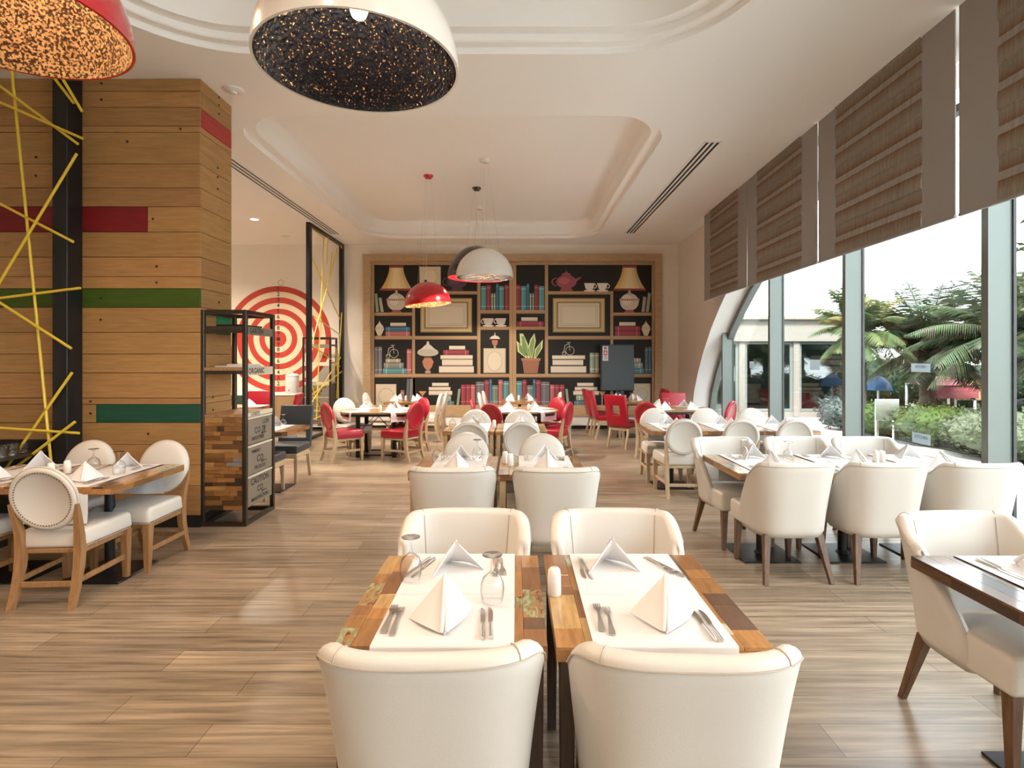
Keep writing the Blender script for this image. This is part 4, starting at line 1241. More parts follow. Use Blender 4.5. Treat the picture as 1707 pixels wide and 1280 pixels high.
def tub_chair():
    root = thing('tub_chair')
    # seat: a rounded plan that follows the shell at the back
    bm = bmesh.new()
    plan = [(-0.258, 0.27), (-0.256, 0.05), (-0.232, -0.12), (-0.17, -0.215), (0.17, -0.215), (0.232, -0.12), (0.256, 0.05), (0.258, 0.27)]
    lo = [bm.verts.new((x, y, 0.335)) for x, y in plan]; hi = [bm.verts.new((x * 0.985, y, 0.492)) for x, y in plan]
    bm.faces.new(lo[::-1]); bm.faces.new(hi)
    for k in range(8): bm.faces.new((lo[k], lo[(k + 1) % 8], hi[(k + 1) % 8], hi[k]))
    bmesh.ops.recalc_face_normals(bm, faces=bm.faces[:])
    bmesh.ops.bevel(bm, geom=[e_ for e_ in bm.edges if e_.calc_face_angle(0) > 0.6], offset=0.026, segments=4, profile=0.5, affect='EDGES', clamp_overlap=True)
    b = MB(); b.add_bm(bm); bm.free()
    b.build('seat', 'leather', root, angle=60)
    # curved shell
    Zb, Zt = 0.325, 0.878
    def outer(t, v):
        s = max(0.0, min(1.0, v))
        a = 0.262 + (0.312 - 0.262) * s ** 0.85
        yb = -0.285 - 0.085 * s
        q_ = max(0.0, (s - 0.22) / 0.78)
        ye = 0.05 - 0.225 * q_ ** 1.15
        a -= 0.014 * max(0.0, 1 - s / 0.07) ** 2
        yb += 0.014 * max(0.0, 1 - s / 0.07) ** 2
        ang = t * pi / 2
        p = 0.48 + 0.20 * s
        sx = abs(sin(ang)) ** p * (1 if t >= 0 else -1)
        cy = abs(cos(ang)) ** p
        k = max(0.0, (abs(t) - 0.55) / 0.45)
        z = Zb + (Zt - 0.095 * k ** 2.8 * s - Zb) * v
        return Vector((a * sx, ye + (yb - ye) * cy, z))
    def normal(t, v):
        e = 0.002
        tt = min(max(t, -1 + e), 1 - e)
        d1 = outer(tt + e, v) - outer(tt - e, v)
        nrm = Vector((d1.y, -d1.x, 0))
        if nrm.length < 1e-9: nrm = Vector((0, -1, 0))
        nrm.normalize()
        return -nrm       # inward
    NT, NV = 56, 12
    ts = [(-1 + 2 * i / NT) for i in range(NT + 1)]
    # even spacing along the curve
    L_ = [0.0]
    dense = [-1 + 2 * i / 600 for i in range(601)]
    pts = [outer(t, 0.6) for t in dense]
    for i in range(600): L_.append(L_[-1] + (pts[i + 1] - pts[i]).length)
    ts = []
    j = 0
    for i in range(NT + 1):
        tgt = L_[-1] * i / NT
        while j < 600 and L_[j + 1] < tgt: j += 1
        f = 0 if j >= 600 else (tgt - L_[j]) / max(L_[j + 1] - L_[j], 1e-9)
        ts.append(dense[min(j, 600)] + f * (dense[min(j + 1, 600)] - dense[min(j, 600)]))
    ts[0], ts[-1] = -1.0, 1.0
    def section(t, th, push=0.0):
        loop = []
        for k in range(NV + 1):
            v = k / NV * 0.965
            loop.append(outer(t, v))
        vt = 0.965
        o = outer(t, vt); nr = normal(t, vt)
        for k in range(1, 6):
            a = pi * k / 6
            loop.append(o + nr * (th / 2 * (1 - cos(a))) + Vector((0, 0, th * 0.42 * sin(a))))
        for k in range(NV, -1, -1):
            v = k / NV * 0.965
            p_ = outer(t, v)
            loop.append(p_ + normal(t, v) * th)
        return loop
    TH = 0.062
    secs = []
    def endcap(t, s):
        """round the front edge of a wing"""
        base = section(t, TH)
        n_ = len(base)
        fwd = Vector((0, 1, 0))
        out = []
        for k in (1, 2, 3):
            a = pi / 2 * k / 3
            row = []
            for i in range(n_):
                m_ = base[n_ - 1 - i] if True else None
                mid = (base[i] + base[n_ - 1 - i]) / 2
                q = mid + (base[i] - mid) * max(cos(a), 0.05) + fwd * (TH * 0.42 * sin(a))
                q.z -= 0.035 * (1 - cos(a)) * min(max((q.z - 0.6) / 0.25, 0), 1)
                row.append(q)
            out.append(row)
        return out
    e0 = endcap(-1.0, -1); e1 = endcap(1.0, 1)
    secs = e0[::-1] + [section(t, TH) for t in ts] + e1
    n_ = len(secs[0])
    vs = [p for s in secs for p in s]
    fs = []
    for i in range(len(secs) - 1):
        for k in range(n_):
            l = (k + 1) % n_
            fs.append((i * n_ + k, (i + 1) * n_ + k, (i + 1) * n_ + l, i * n_ + l))
    fs.append(list(range(n_))); fs.append([(len(secs) - 1) * n_ + k for k in range(n_)][::-1])
    b = MB(); b.add(vs, fs)
    back = b.build('backrest', 'leather', root, angle=70)
    # piping: along the outer top edge and two seams over the rim
    b = MB(); b.tube([outer(t, 0.962) - normal(t, 0.962) * 0.0015 for t in ts], 0.0028, 5)
    for tq in (0.47, -0.47):
        ln = []
        for k in range(5): ln.append(outer(tq, 0.965) + normal(tq, 0.965) * (TH / 2 * (1 - cos(pi * k / 6))) + Vector((0, 0, TH * 0.42 * sin(pi * k / 6) + 0.001)))
        for k in range(8): ln.append(outer(tq, 0.96 - 0.075 * k) + normal(tq, 0.96 - 0.075 * k) * (TH + 0.001))
        b.tube(ln, 0.0025, 5)
    b.build('piping', 'piping', back)
    for s in (-1, 1):
        leg_taper((s * 0.205, 0.215, 0.345), (s * 0.215, 0.225, 0), 0.026, 0.016).build('leg', 'walnut', root)
        leg_taper((s * 0.195, -0.215, 0.345), (s * 0.245, -0.30, 0), 0.026, 0.015).build('leg', 'walnut', root)
    return root

def oval_chair(leather, legm, nails, welt, name='oval_chair'):
    root = thing(name)
    b = MB()
    b.bevelled([(-0.215, -0.20, 0.365), (0.215, -0.20, 0.365), (0.25, 0.255, 0.365), (-0.25, 0.255, 0.365),
                (-0.205, -0.195, 0.49), (0.205, -0.195, 0.49), (0.24, 0.245, 0.495), (-0.24, 0.245, 0.495)], 0.03, 4)
    seat = b.build('seat', leather, root, angle=60)
    b = MB()
    for s in (-1, 1):
        for k in range(26):
            y = -0.185 + 0.425 * k / 25
            x = s * (0.216 + 0.035 * (y + 0.2) / 0.455)
            b.lathe([(0.0, 0.004), (0.0035, 0.003), (0.005, 0.0)], 6, mx=Matrix.Translation((x, y, 0.388)) @ Matrix.Rotation(s * pi / 2, 4, 'Y'))
    for k in range(26):
        b.lathe([(0.0, 0.004), (0.0035, 0.003), (0.005, 0.0)], 6, mx=Matrix.Translation((-0.235 + 0.47 * k / 25, 0.256, 0.388)) @ Matrix.Rotation(-pi / 2, 4, 'X'))
    b.build('nailhead_trim', nails, seat)
    b = MB()
    b.bevelled([(-0.205, -0.195, 0.335), (0.205, -0.195, 0.335), (0.218, 0.228, 0.335), (-0.218, 0.228, 0.335),
                (-0.205, -0.195, 0.366), (0.205, -0.195, 0.366), (0.218, 0.228, 0.366), (-0.218, 0.228, 0.366)], 0.004, 1)
    b.build('seat_rail', legm, root)
    for s in (-1, 1):
        leg_taper((s * 0.212, 0.218, 0.37), (s * 0.212, 0.225, 0), 0.028, 0.018).build('leg', legm, root)
        b = MB()
        path = [(0.19, -0.285, 0.0), (0.188, -0.245, 0.12), (0.186, -0.215, 0.25), (0.186, -0.205, 0.36), (0.188, -0.213, 0.46), (0.194, -0.232, 0.55), (0.203, -0.250, 0.62), (0.212, -0.265, 0.68)]
        ws = [0.019, 0.022, 0.026, 0.027, 0.024, 0.020, 0.016, 0.009]
        vs, fq = [], []
        for (x, y, z), w_ in zip(path, ws):
            vs += [(s * x - w_ * 0.9, y - w_, z), (s * x + w_ * 0.9, y - w_, z), (s * x + w_ * 0.9, y + w_, z), (s * x - w_ * 0.9, y + w_, z)]
        for i in range(len(path) - 1):
            for k in range(4):
                l = (k + 1) % 4
                fq.append((4 * i + k, 4 * i + l, 4 * i + 4 + l, 4 * i + 4 + k))
        fq += [(3, 2, 1, 0), tuple(4 * (len(path) - 1) + k for k in range(4))]
        b.add(vs, fq); b.build('leg', legm, root, angle=50)
        b = MB(); b.bevelled([(s * 0.2 - 0.009, -0.21, 0.15), (s * 0.2 + 0.009, -0.21, 0.15), (s * 0.212 + 0.009, 0.215, 0.15), (s * 0.212 - 0.009, 0.215, 0.15),
                              (s * 0.2 - 0.009, -0.21, 0.185), (s * 0.2 + 0.009, -0.21, 0.185), (s * 0.212 + 0.009, 0.215, 0.185), (s * 0.212 - 0.009, 0.215, 0.185)], 0.002, 1)
        b.build('stretcher', legm, root)
    b = MB(); b.rbox(-0.18, 0.18, -0.248, -0.228, 0.13, 0.165, 0.002, 1); b.build('stretcher', legm, root)
    # oval back pad
    T = Matrix.Translation((0, -0.252, 0.715)) @ Matrix.Rotation(radians(11), 4, 'X') @ Matrix.Rotation(-pi / 2, 4, 'X') @ Matrix.Diagonal((1.0, 1.03, 1.0, 1.0))
    # after the rotation local +z looks to the front (+y)
    b = MB()
    b.lathe([(0.0, 0.045), (0.10, 0.043), (0.17, 0.036), (0.20, 0.024), (0.213, 0.006), (0.213, -0.012), (0.206, -0.024), (0.192, -0.028), (0.178, -0.026), (0.172, -0.021), (0.0, -0.024)], 48, mx=T)
    back = b.build('backrest', leather, root, angle=50)
    b = MB(); b.tube([T @ Vector((0.212 * cos(a), 0.212 * sin(a), -0.014)) for a in [2 * pi * i / 48 for i in range(48)]], 0.004, 6, closed=True); b.build('welt', welt, back)
    b = MB()
    for i in range(64):
        a = 2 * pi * i / 64
        b.lathe([(0.0, 0.0045), (0.004, 0.0035), (0.0055, 0.0)], 6, mx=T @ Matrix.Translation((0.178 * cos(a), 0.178 * sin(a), -0.026)) @ Matrix.Rotation(pi, 4, 'X'))
    b.build('nailhead_trim', nails, back)
    return root

def parsons_chair(leather, legm, hole, name='cutout_chair', wide=0.0):
    root = thing(name)
    h = 0.225 + wide
    b = MB(); b.rbox(-h, h, -0.22, 0.24, 0.385, 0.485, 0.02, 3); b.build('seat', leather, root, angle=60)
    b = MB(); b.rbox(-h + 0.01, h - 0.01, -0.21, 0.23, 0.32, 0.386, 0.003, 1); b.build('seat_rail', legm, root)
    for s in (-1, 1):
        leg_taper((s * (h - 0.03), 0.205, 0.36), (s * (h - 0.03), 0.21, 0), 0.022, 0.017).build('leg', legm, root)
        leg_taper((s * (h - 0.03), -0.195, 0.36), (s * (h - 0.03), -0.285, 0), 0.022, 0.016).build('leg', legm, root)
    z0, z1 = 0.40, 0.97
    y0, y1 = -0.20, -0.315       # lean
    TH = 0.065
    def P(x, z, f): return Vector((x, y0 + (y1 - y0) * (z - z0) / (z1 - z0) + (0 if f else -TH) , z))
    bm = bmesh.new()
    if hole:
        hx0, hx1, hz0, hz1 = hole
        rings = {}
        for f in (0, 1):
            o_ = [bm.verts.new(P(x, z, f)) for x, z in ((-h, z0), (h, z0), (h, z1), (-h, z1))]
            i_ = [bm.verts.new(P(x, z, f)) for x, z in ((hx0, hz0), (hx1, hz0), (hx1, hz1), (hx0, hz1))]
            rings[f] = (o_, i_)
            for k in range(4):
                l = (k + 1) % 4
                bm.faces.new((o_[k], o_[l], i_[l], i_[k]))
        for w_ in (0, 1):
            for k in range(4):
                l = (k + 1) % 4
                bm.faces.new((rings[0][w_][k], rings[0][w_][l], rings[1][w_][l], rings[1][w_][k]))
    else:
        q = [bm.verts.new(P(x, z, f)) for f in (0, 1) for x, z in ((-h, z0), (h, z0), (h, z1), (-h, z1))]
        for fc in [(0, 1, 2, 3), (4, 5, 6, 7), (0, 1, 5, 4), (1, 2, 6, 5), (2, 3, 7, 6), (3, 0, 4, 7)]: bm.faces.new([q[i] for i in fc])
    bmesh.ops.recalc_face_normals(bm, faces=bm.faces[:])
    eds = [e for e in bm.edges if len(e.link_faces) == 2 and e.calc_face_angle(0) > 0.5]
    bmesh.ops.bevel(bm, geom=eds, offset=0.012, segments=3, profile=0.5, affect='EDGES', clamp_overlap=True)
    b = MB(); b.add_bm(bm); bm.free()
    b.build('backrest', leather, root, angle=50)
    return root

TUB = tub_chair()
OVAL = oval_chair('leather', 'oak', 'nail', 'piping')
OVALP = oval_chair('leather', 'pale_oak', 'nail_pale', 'piping')
OVALR = oval_chair('red_leather', 'pale_oak', 'red_piping', 'red_piping')
CUTR = parsons_chair('red_leather', 'pale_oak', (-0.085, 0.085, 0.60, 0.78))
PLNR = parsons_chair('red_leather', 'pale_oak', None, 'high_back_chair')
CUTG = parsons_chair('grey_leather', 'pale_oak', (-0.16, 0.16, 0.53, 0.70))

UP, DN = facing(0, 1), facing(0, -1)
chairs = [
    # tub chairs of the front pair of tables
    (TUB, -0.235, 1.73, 0.03, 'cream tub chair backing the camera at the front table with goblets', 'tub chairs'),
    (TUB, 0.462, 1.72, -0.03, 'cream tub chair backing the camera at the front table with a lone shaker', 'tub chairs'),
    (TUB, -0.24, 2.42, DN, 'cream tub chair facing the camera across the front table with goblets', 'tub chairs'),
    (TUB, 0.472, 2.42, DN, 'cream tub chair facing the camera across the front table with a lone shaker', 'tub chairs'),
    (TUB, -0.452, 4.10, 0.02, 'cream tub chair with its back to us at the second-row goblet table', 'tub chairs'),
    (TUB, 0.289, 4.10, -0.02, 'cream tub chair with its back to us at the second-row table without goblets', 'tub chairs'),
    # tub chairs along the window
    (TUB, 2.02, 4.27, 0.05, 'cream tub chair seen from behind at the aisle-end table of the window row', 'tub chairs'),
    (TUB, 2.70, 4.27, 0.0, 'cream tub chair seen from behind at the middle table of the window row', 'tub chairs'),
    (TUB, 3.36, 4.25, 0.0, 'cream tub chair seen from behind, beside the window mullion', 'tub chairs'),
    (TUB, 1.96, 4.94, DN + 0.10, 'cream tub chair facing us at the aisle-end table of the window row', 'tub chairs'),
    (TUB, 2.63, 4.94, DN, 'cream tub chair facing us at the middle table of the window row', 'tub chairs'),
    (TUB, 3.27, 4.94, DN, 'cream tub chair facing us at the window-side end of the tub chair row', 'tub chairs'),
    (TUB, 2.12, 2.37, DN + 0.06, 'cream tub chair at the dark-edged table nearest the window', 'tub chairs'),
    # oval chairs at the oak wall
    (OVAL, -3.09, 3.86, 0.05, 'cream oval-back chair with nailheads turned from us by the oak wall', 'oval-back chairs by the oak wall'),
    (OVAL, -3.86, 3.82, 0.0, 'cream oval-back chair cut by the picture edge by the oak wall', 'oval-back chairs by the oak wall'),
    (OVAL, -3.0, 4.43, DN - 0.05, 'cream oval-back chair facing us nearest the drawer unit', 'oval-back chairs by the oak wall'),
    (OVAL, -3.62, 4.43, DN, 'cream oval-back chair facing us below the black stick post', 'oval-back chairs by the oak wall'),
    # centre rows
    (OVALP, -0.465, 4.92, DN, 'cream oval-back chair facing us across the second-row goblet table', 'oval-back chairs in the centre rows'),
    (OVALP, 0.243, 4.86, DN, 'cream oval-back chair facing us across the second-row table without goblets', 'oval-back chairs in the centre rows'),
    (OVALP, -0.515, 6.38, 0.0, 'cream oval-back chair turned from us at the third-row goblet table', 'oval-back chairs in the centre rows'),
    (OVALP, 0.075, 6.38, 0.0, 'cream oval-back chair turned from us at the third-row table without goblets', 'oval-back chairs in the centre rows'),
    (OVALP, -0.545, 7.25, DN, 'cream oval-back chair facing us across the third-row goblet table', 'oval-back chairs in the centre rows'),
    (OVALP, 0.055, 7.25, DN, 'cream oval-back chair facing us across the third-row table without goblets', 'oval-back chairs in the centre rows'),
    # window row of oval chairs
    (OVALP, 1.955, 6.68, 0.0, 'cream oval-back chair, back to us, at the aisle end of the window row', 'oval-back chairs in the window row'),
    (OVALP, 2.61, 6.66, 0.0, 'cream oval-back chair, back to us, at the middle table of the window row', 'oval-back chairs in the window row'),
    (OVALP, 3.23, 6.66, 0.0, 'cream oval-back chair, back to us, closest to the glass in the window row', 'oval-back chairs in the window row'),
    (OVALP, 1.95, 7.47, DN, 'cream oval-back chair facing us at the aisle end of the window row', 'oval-back chairs in the window row'),
    (OVALP, 2.66, 7.47, DN, 'cream oval-back chair facing us at the middle table of the window row', 'oval-back chairs in the window row'),
    (OVALP, 3.30, 7.47, DN, 'cream oval-back chair facing us closest to the glass in the window row', 'oval-back chairs in the window row'),
    # round table by the far stick screen
    (OVALR, -2.78, 8.86, facing(0.72, 0.66), 'red oval-back chair showing its side beside the far stick screen', 'red oval-back chairs'),
    (OVALR, -1.83, 8.90, facing(-0.88, 0.45), 'red oval-back chair with piped back beside the aisle, left round table', 'red oval-back chairs'),
    (OVALR, -1.86, 9.66, facing(-0.75, -0.65), 'red oval-back chair facing us behind the left round table', 'red oval-back chairs'),
    (OVALP, -2.84, 9.56, facing(0.72, -0.7), 'cream oval-back chair at the round table beside the stick screen', 'cream oval-back chairs near the mural'),
    # central round table
    (OVALR, -0.24, 8.78, facing(0.55, 0.83), 'dark red oval-back chair, back to us, behind the centre rows', 'red oval-back chairs'),
    (OVALR, -0.46, 9.36, facing(1.0, 0.1), 'red oval-back chair at the far side of the central round table', 'red oval-back chairs'),
    (OVALR, 0.60, 8.98, facing(-0.9, 0.42), 'red oval-back chair with piped back facing the central round table', 'red oval-back chairs'),
    (OVALR, 0.55, 9.72, facing(-0.72, -0.7), 'red oval-back chair facing us behind the central round table', 'red oval-back chairs'),
    # round table by the arch
    (CUTR, 2.02, 10.15, facing(0.72, 0.7), 'red chair with a square hole cut in its back', 'red high-backed chairs'),
    (OVALR, 2.27, 9.10, facing(0.6, 0.8), 'red oval-back chair at the white round table, aisle side', 'red oval-back chairs'),
    (PLNR, 3.03, 10.28, DN, 'red high-backed chair facing us at the round table before the arch', 'red high-backed chairs'),
    (OVALR, 3.33, 9.22, facing(-0.75, 0.66), 'red oval-back chair beside the slanted arch window', 'red oval-back chairs'),
    # back wall tables
    (PLNR, 1.86, 11.22, facing(1, 0.05), 'red high-backed chair in profile below the grey box, nearer one', 'red high-backed chairs'),
    (PLNR, 1.82, 11.85, facing(1, 0.05), 'red high-backed chair in profile below the grey box, by the wall', 'red high-backed chairs'),
    (PLNR, 2.76, 11.3, facing(-1, 0.0), 'dark red high-backed chair at the mural corner, nearer one', 'red high-backed chairs'),
    (PLNR, 2.86, 11.9, facing(-1, 0.0), 'dark red high-backed chair at the mural corner, by the wall', 'red high-backed chairs'),
    (OVALP, -2.78, 11.25, facing(1, 0), 'cream oval-back chair in profile under the painted lamp', 'cream oval-back chairs near the mural'),
    (OVALP, -1.78, 11.0, facing(-1, 0), 'cream oval-back chair in profile before the painted martini glass', 'cream oval-back chairs near the mural'),
    (OVALP, -1.74, 11.6, facing(-1, 0), 'cream oval-back chair by the bench before the painted book stack', 'cream oval-back chairs near the mural'),
    (OVALP, -0.47, 11.3, facing(1, 0), 'cream oval-back chair in profile before the painted grey books', 'cream oval-back chairs near the mural'),
    (OVALP, -0.42, 11.9, facing(1, 0), 'cream oval-back chair by the bench behind the central round table', 'cream oval-back chairs near the mural'),
    (OVALP, 0.64, 11.5, facing(-1, 0), 'cream oval-back chair behind the red chairs, facing left', 'cream oval-back chairs near the mural'),
    # grey chairs behind the drawer unit
    (CUTG, -3.07, 7.42, DN, 'charcoal chair with a slot in its back facing us behind the drawer unit', 'charcoal chairs'),
    (CUTG, -3.07, 6.60, UP, 'charcoal chair half hidden behind the drawer unit', 'charcoal chairs'),
    # target bay
    (PLNR, -5.15, 10.75, DN, 'red high-backed chair seen through the steel shelf unit', 'red high-backed chairs'),
    (CUTR, -4.36, 10.2, facing(-1, -0.15), 'red chair in profile below the white urn', 'red high-backed chairs'),
]
for (proto, x, y, rz, lab, grp) in chairs:
    place(proto, (x, y, 0), rz, lab, 'chair', grp)

# ------------------------------------------------------------------ tables
TZ = 0.75
def top_mesh(w, t, seed, th=0.045, dark=False):
    """patchwork of reclaimed strips running along y"""
    r = random.Random(seed)
    b = MB()
    def cc():
        c = reclaimed_color(r)
        if dark: c = (c[0] * 0.30, c[1] * 0.28, c[2] * 0.34)
        return c
    def ce():
        k = r.uniform(0.75, 1.15)
        c = (0.42 * k, 0.20 * k, 0.065 * k) if r.random() < 0.8 else (0.22 * k, 0.10 * k, 0.04 * k)
        return (c[0] * 0.30, c[1] * 0.28, c[2] * 0.34) if dark else c
    n = 9
    ws = [r.uniform(0.7, 1.2) for _ in range(n)]
    s = sum(ws)
    x = -w / 2
    for i in range(n):
        x1 = x + ws[i] / s * w
        y = -t / 2
        while y < t / 2 - 1e-6:
            y1 = min(y + r.uniform(0.07, 0.27), t / 2)
            if t / 2 - y1 < 0.06: y1 = t / 2
            b.rbox(x + 0.0004, x1 - 0.0004, y + 0.0004, y1 - 0.0004, TZ - 0.012, TZ, 0.0008, 1, 1 if (r.random() < 0.10 and not dark) else 0, cc())
            y = y1
        x = x1
    # edge band of blocks
    e = 0.014
    for sgn in (-1, 1):
        y = -t / 2
        while y < t / 2 - 1e-6:
            y1 = min(y + r.uniform(0.15, 0.4), t / 2)
            if t / 2 - y1 < 0.08: y1 = t / 2
            xa, xb = sorted((sgn * w / 2, sgn * (w / 2 - e)))
            b.box(xa, xb, y, y1 - 0.0006, TZ - th, TZ - 0.0125, 0, ce())
            y = y1
        x = -w / 2 + e
        while x < w / 2 - e - 1e-6:
            x1 = min(x + r.uniform(0.08, 0.2), w / 2 - e)
            if w / 2 - e - x1 < 0.05: x1 = w / 2 - e
            ya, yb = sorted((sgn * t / 2, sgn * (t / 2 - e)))
            b.box(x, x1 - 0.0006, ya, yb, TZ - th, TZ - 0.0125, 0, ce())
            x = x1
    b.box(-w / 2 + e, w / 2 - e, -t / 2 + e, t / 2 - e, TZ - th, TZ - 0.0125, 0, (0.2, 0.1, 0.04))
    return b

def leg_table(x, y, w, t, seed, label):
    r = thing('dining_table', (x, y, 0))
    top_mesh(w, t, seed).build('tabletop', ['tabletop', 'flake'], r, smooth=False)
    b = MB()
    zz0, zz1 = TZ - 0.145, TZ - 0.0455
    for s in (-1, 1):
        b.box(s * (w / 2 - 0.03) - 0.011, s * (w / 2 - 0.03) + 0.011, -t / 2 + 0.045, t / 2 - 0.045, zz0, zz1)
        b.box(-w / 2 + 0.042, w / 2 - 0.042, s * (t / 2 - 0.03) - 0.011, s * (t / 2 - 0.03) + 0.011, zz0, zz1)
    b.build('apron', 'apron', r)
    for sx in (-1, 1):
        for sy in (-1, 1):
            leg_taper((sx * (w / 2 - 0.035), sy * (t / 2 - 0.035), TZ - 0.0455), (sx * (w / 2 - 0.035), sy * (t / 2 - 0.035), 0), 0.024, 0.019).build('leg', 'darkwood' if y < 3 else 'pale_oak', r)
    tag(r, label, 'table', 'patchwork wood tables')
    return r
def ped_table(x, y, w, t, seed, label, base=(0, 0), dark=False):
    r = thing('dining_table', (x, y, 0))
    top_mesh(w, t, seed, 0.05, dark).build('tabletop', ['tabletop', 'flake'], r, smooth=False)
    bx, by = base
    b = MB(); b.lathe([(0.0, 0.012), (0.055, 0.012), (0.04, 0.03), (0.034, 0.034), (0.034, TZ - 0.075), (0, TZ - 0.075)], 24, mx=Matrix.Translation((bx, by, 0)))
    b.rbox(bx - 0.16, bx + 0.16, by - 0.16, by + 0.16, TZ - 0.076, TZ - 0.0505, 0.003, 1)
    b.build('pedestal', 'iron', r)
    b = MB(); b.rbox(bx - 0.225, bx + 0.225, by - 0.225, by + 0.225, 0, 0.013, 0.003, 1); b.build('base_plate', 'iron', r)
    tag(r, label, 'table', 'patchwork wood tables')
    return r
def round_table(x, y, R, flat, label, cloth=False):
    r = thing('round_table', (x, y, 0))
    pts = []
    N = 64
    for i in range(N):
        a = 2 * pi * i / N
        px_, py_ = R * cos(a), R * sin(a)
        pts.append((px_, max(py_, -flat)))
    b = MB(); b.prism(pts, 'z', TZ - 0.025, TZ); b.build('tabletop', 'darkoak_top', r)
    b = MB(); b.prism([(p[0] * 0.985, p[1] * 0.985) for p in pts], 'z', TZ - 0.065, TZ - 0.0255); b.build('rim', 'iron', r)
    for sx in (-1, 1):
        for sy in (-1, 1):
            b = MB(); b.rbox(sx * 0.30 - 0.03, sx * 0.30 + 0.03, sy * 0.26 - 0.03, sy * 0.26 + 0.03, 0.0, TZ - 0.066, 0.003, 1); b.build('leg', 'iron', r)
    for sy in (-1, 1):
        for pts_, rr in (([(-0.27, sy * 0.26, 0.03), (0.27, sy * 0.26, 0.03)], 0.012), ([(-0.27, sy * 0.26, 0.42), (-0.03, sy * 0.26, TZ - 0.068)], 0.006),
                         ([(0.27, sy * 0.26, 0.42), (0.03, sy * 0.26, TZ - 0.068)], 0.006), ([(-0.27, sy * 0.26, 0.52), (0.27, sy * 0.26, 0.52)], 0.005)):
            b = MB(); b.tube(pts_, rr, 6); b.build('brace', 'iron', r)
    for sx in (-1, 1):
        b = MB(); b.tube([(sx * 0.30, -0.23, 0.03), (sx * 0.30, 0.23, 0.03)], 0.012, 6); b.build('floor_bar', 'iron', r)
    tag(r, label, 'table', 'round folding tables')
    return r
M['darkoak_top'] = wood('round_table_oak', (0.40, 0.25, 0.12), (0.25, 0.14, 0.06), (30, 4, 30), 0.35)

# --- linen, napkin, goblet, shaker, cutlery prototypes
def placemat(length=0.39, w=0.44, drop=0.24, seed=1):
    """local: y=0 at the table centre, running to the table edge at y=-length, then hanging down; z=0 is the table top"""
    r = random.Random(seed)
    b = MB()
    R_ = 0.012
    prof = [(0.03, 0.0025), (-length * 0.25, 0.0025), (-length * 0.5, 0.0025), (-length * 0.75, 0.0025), (-length + 0.002, 0.0025)]
    for k in range(1, 4):
        a = pi / 2 * k / 3
        prof.append((-length - 0.003 - R_ * sin(a) * 0.5, 0.0025 - R_ * (1 - cos(a)) * 0.6))
    nd = 7
    for k in range(1, nd + 1): prof.append((-length - 0.009 - 0.004 * sin(k * 0.9), -0.008 - drop * k / nd))
    nx = 12
    ph = r.uniform(0, 6)
    def P(u, j, off):
        y, z = prof[j]
        hang = max(0.0, -z - 0.008) / max(drop, 0.01)
        x = (-0.5 + u) * w * (1 - 0.03 * hang)
        y -= abs(0.012 * hang * (1 + sin(u * 9 + ph)))
        return Vector((x, y, z)) + off
    m = len(prof)
    top, bot = [], []
    for i in range(nx + 1):
        for j in range(m):
            nrm = Vector((0, 0, 1)) if j < 5 else Vector((0, -1, 0))
            top.append(P(i / nx, j, Vector((0, 0, 0)))); bot.append(P(i / nx, j, -nrm * 0.0016))
    vs = top + bot
    K = len(top)
    fs = []
    for i in range(nx):
        for j in range(m - 1):
            a = i * m + j
            fs.append((a, a + 1, a + m + 1, a + m)); fs.append((K + a, K + a + m, K + a + m + 1, K + a + 1))
    rim = [i * m for i in range(nx + 1)] + [nx * m + j for j in range(1, m)] + [i * m + m - 1 for i in range(nx - 1, -1, -1)] + [j for j in range(m - 2, 0, -1)]
    for k in range(len(rim)):
        a, c = rim[k], rim[(k + 1) % len(rim)]
        fs.append((a, c, K + c, K + a))
    b.add(vs, fs)
    # stitched hem
    return b.build('placemat', 'cloth', angle=60)
MAT1 = placemat()
MATS = placemat(0.30, 0.40, 0.16, 3)
USED_M = {}

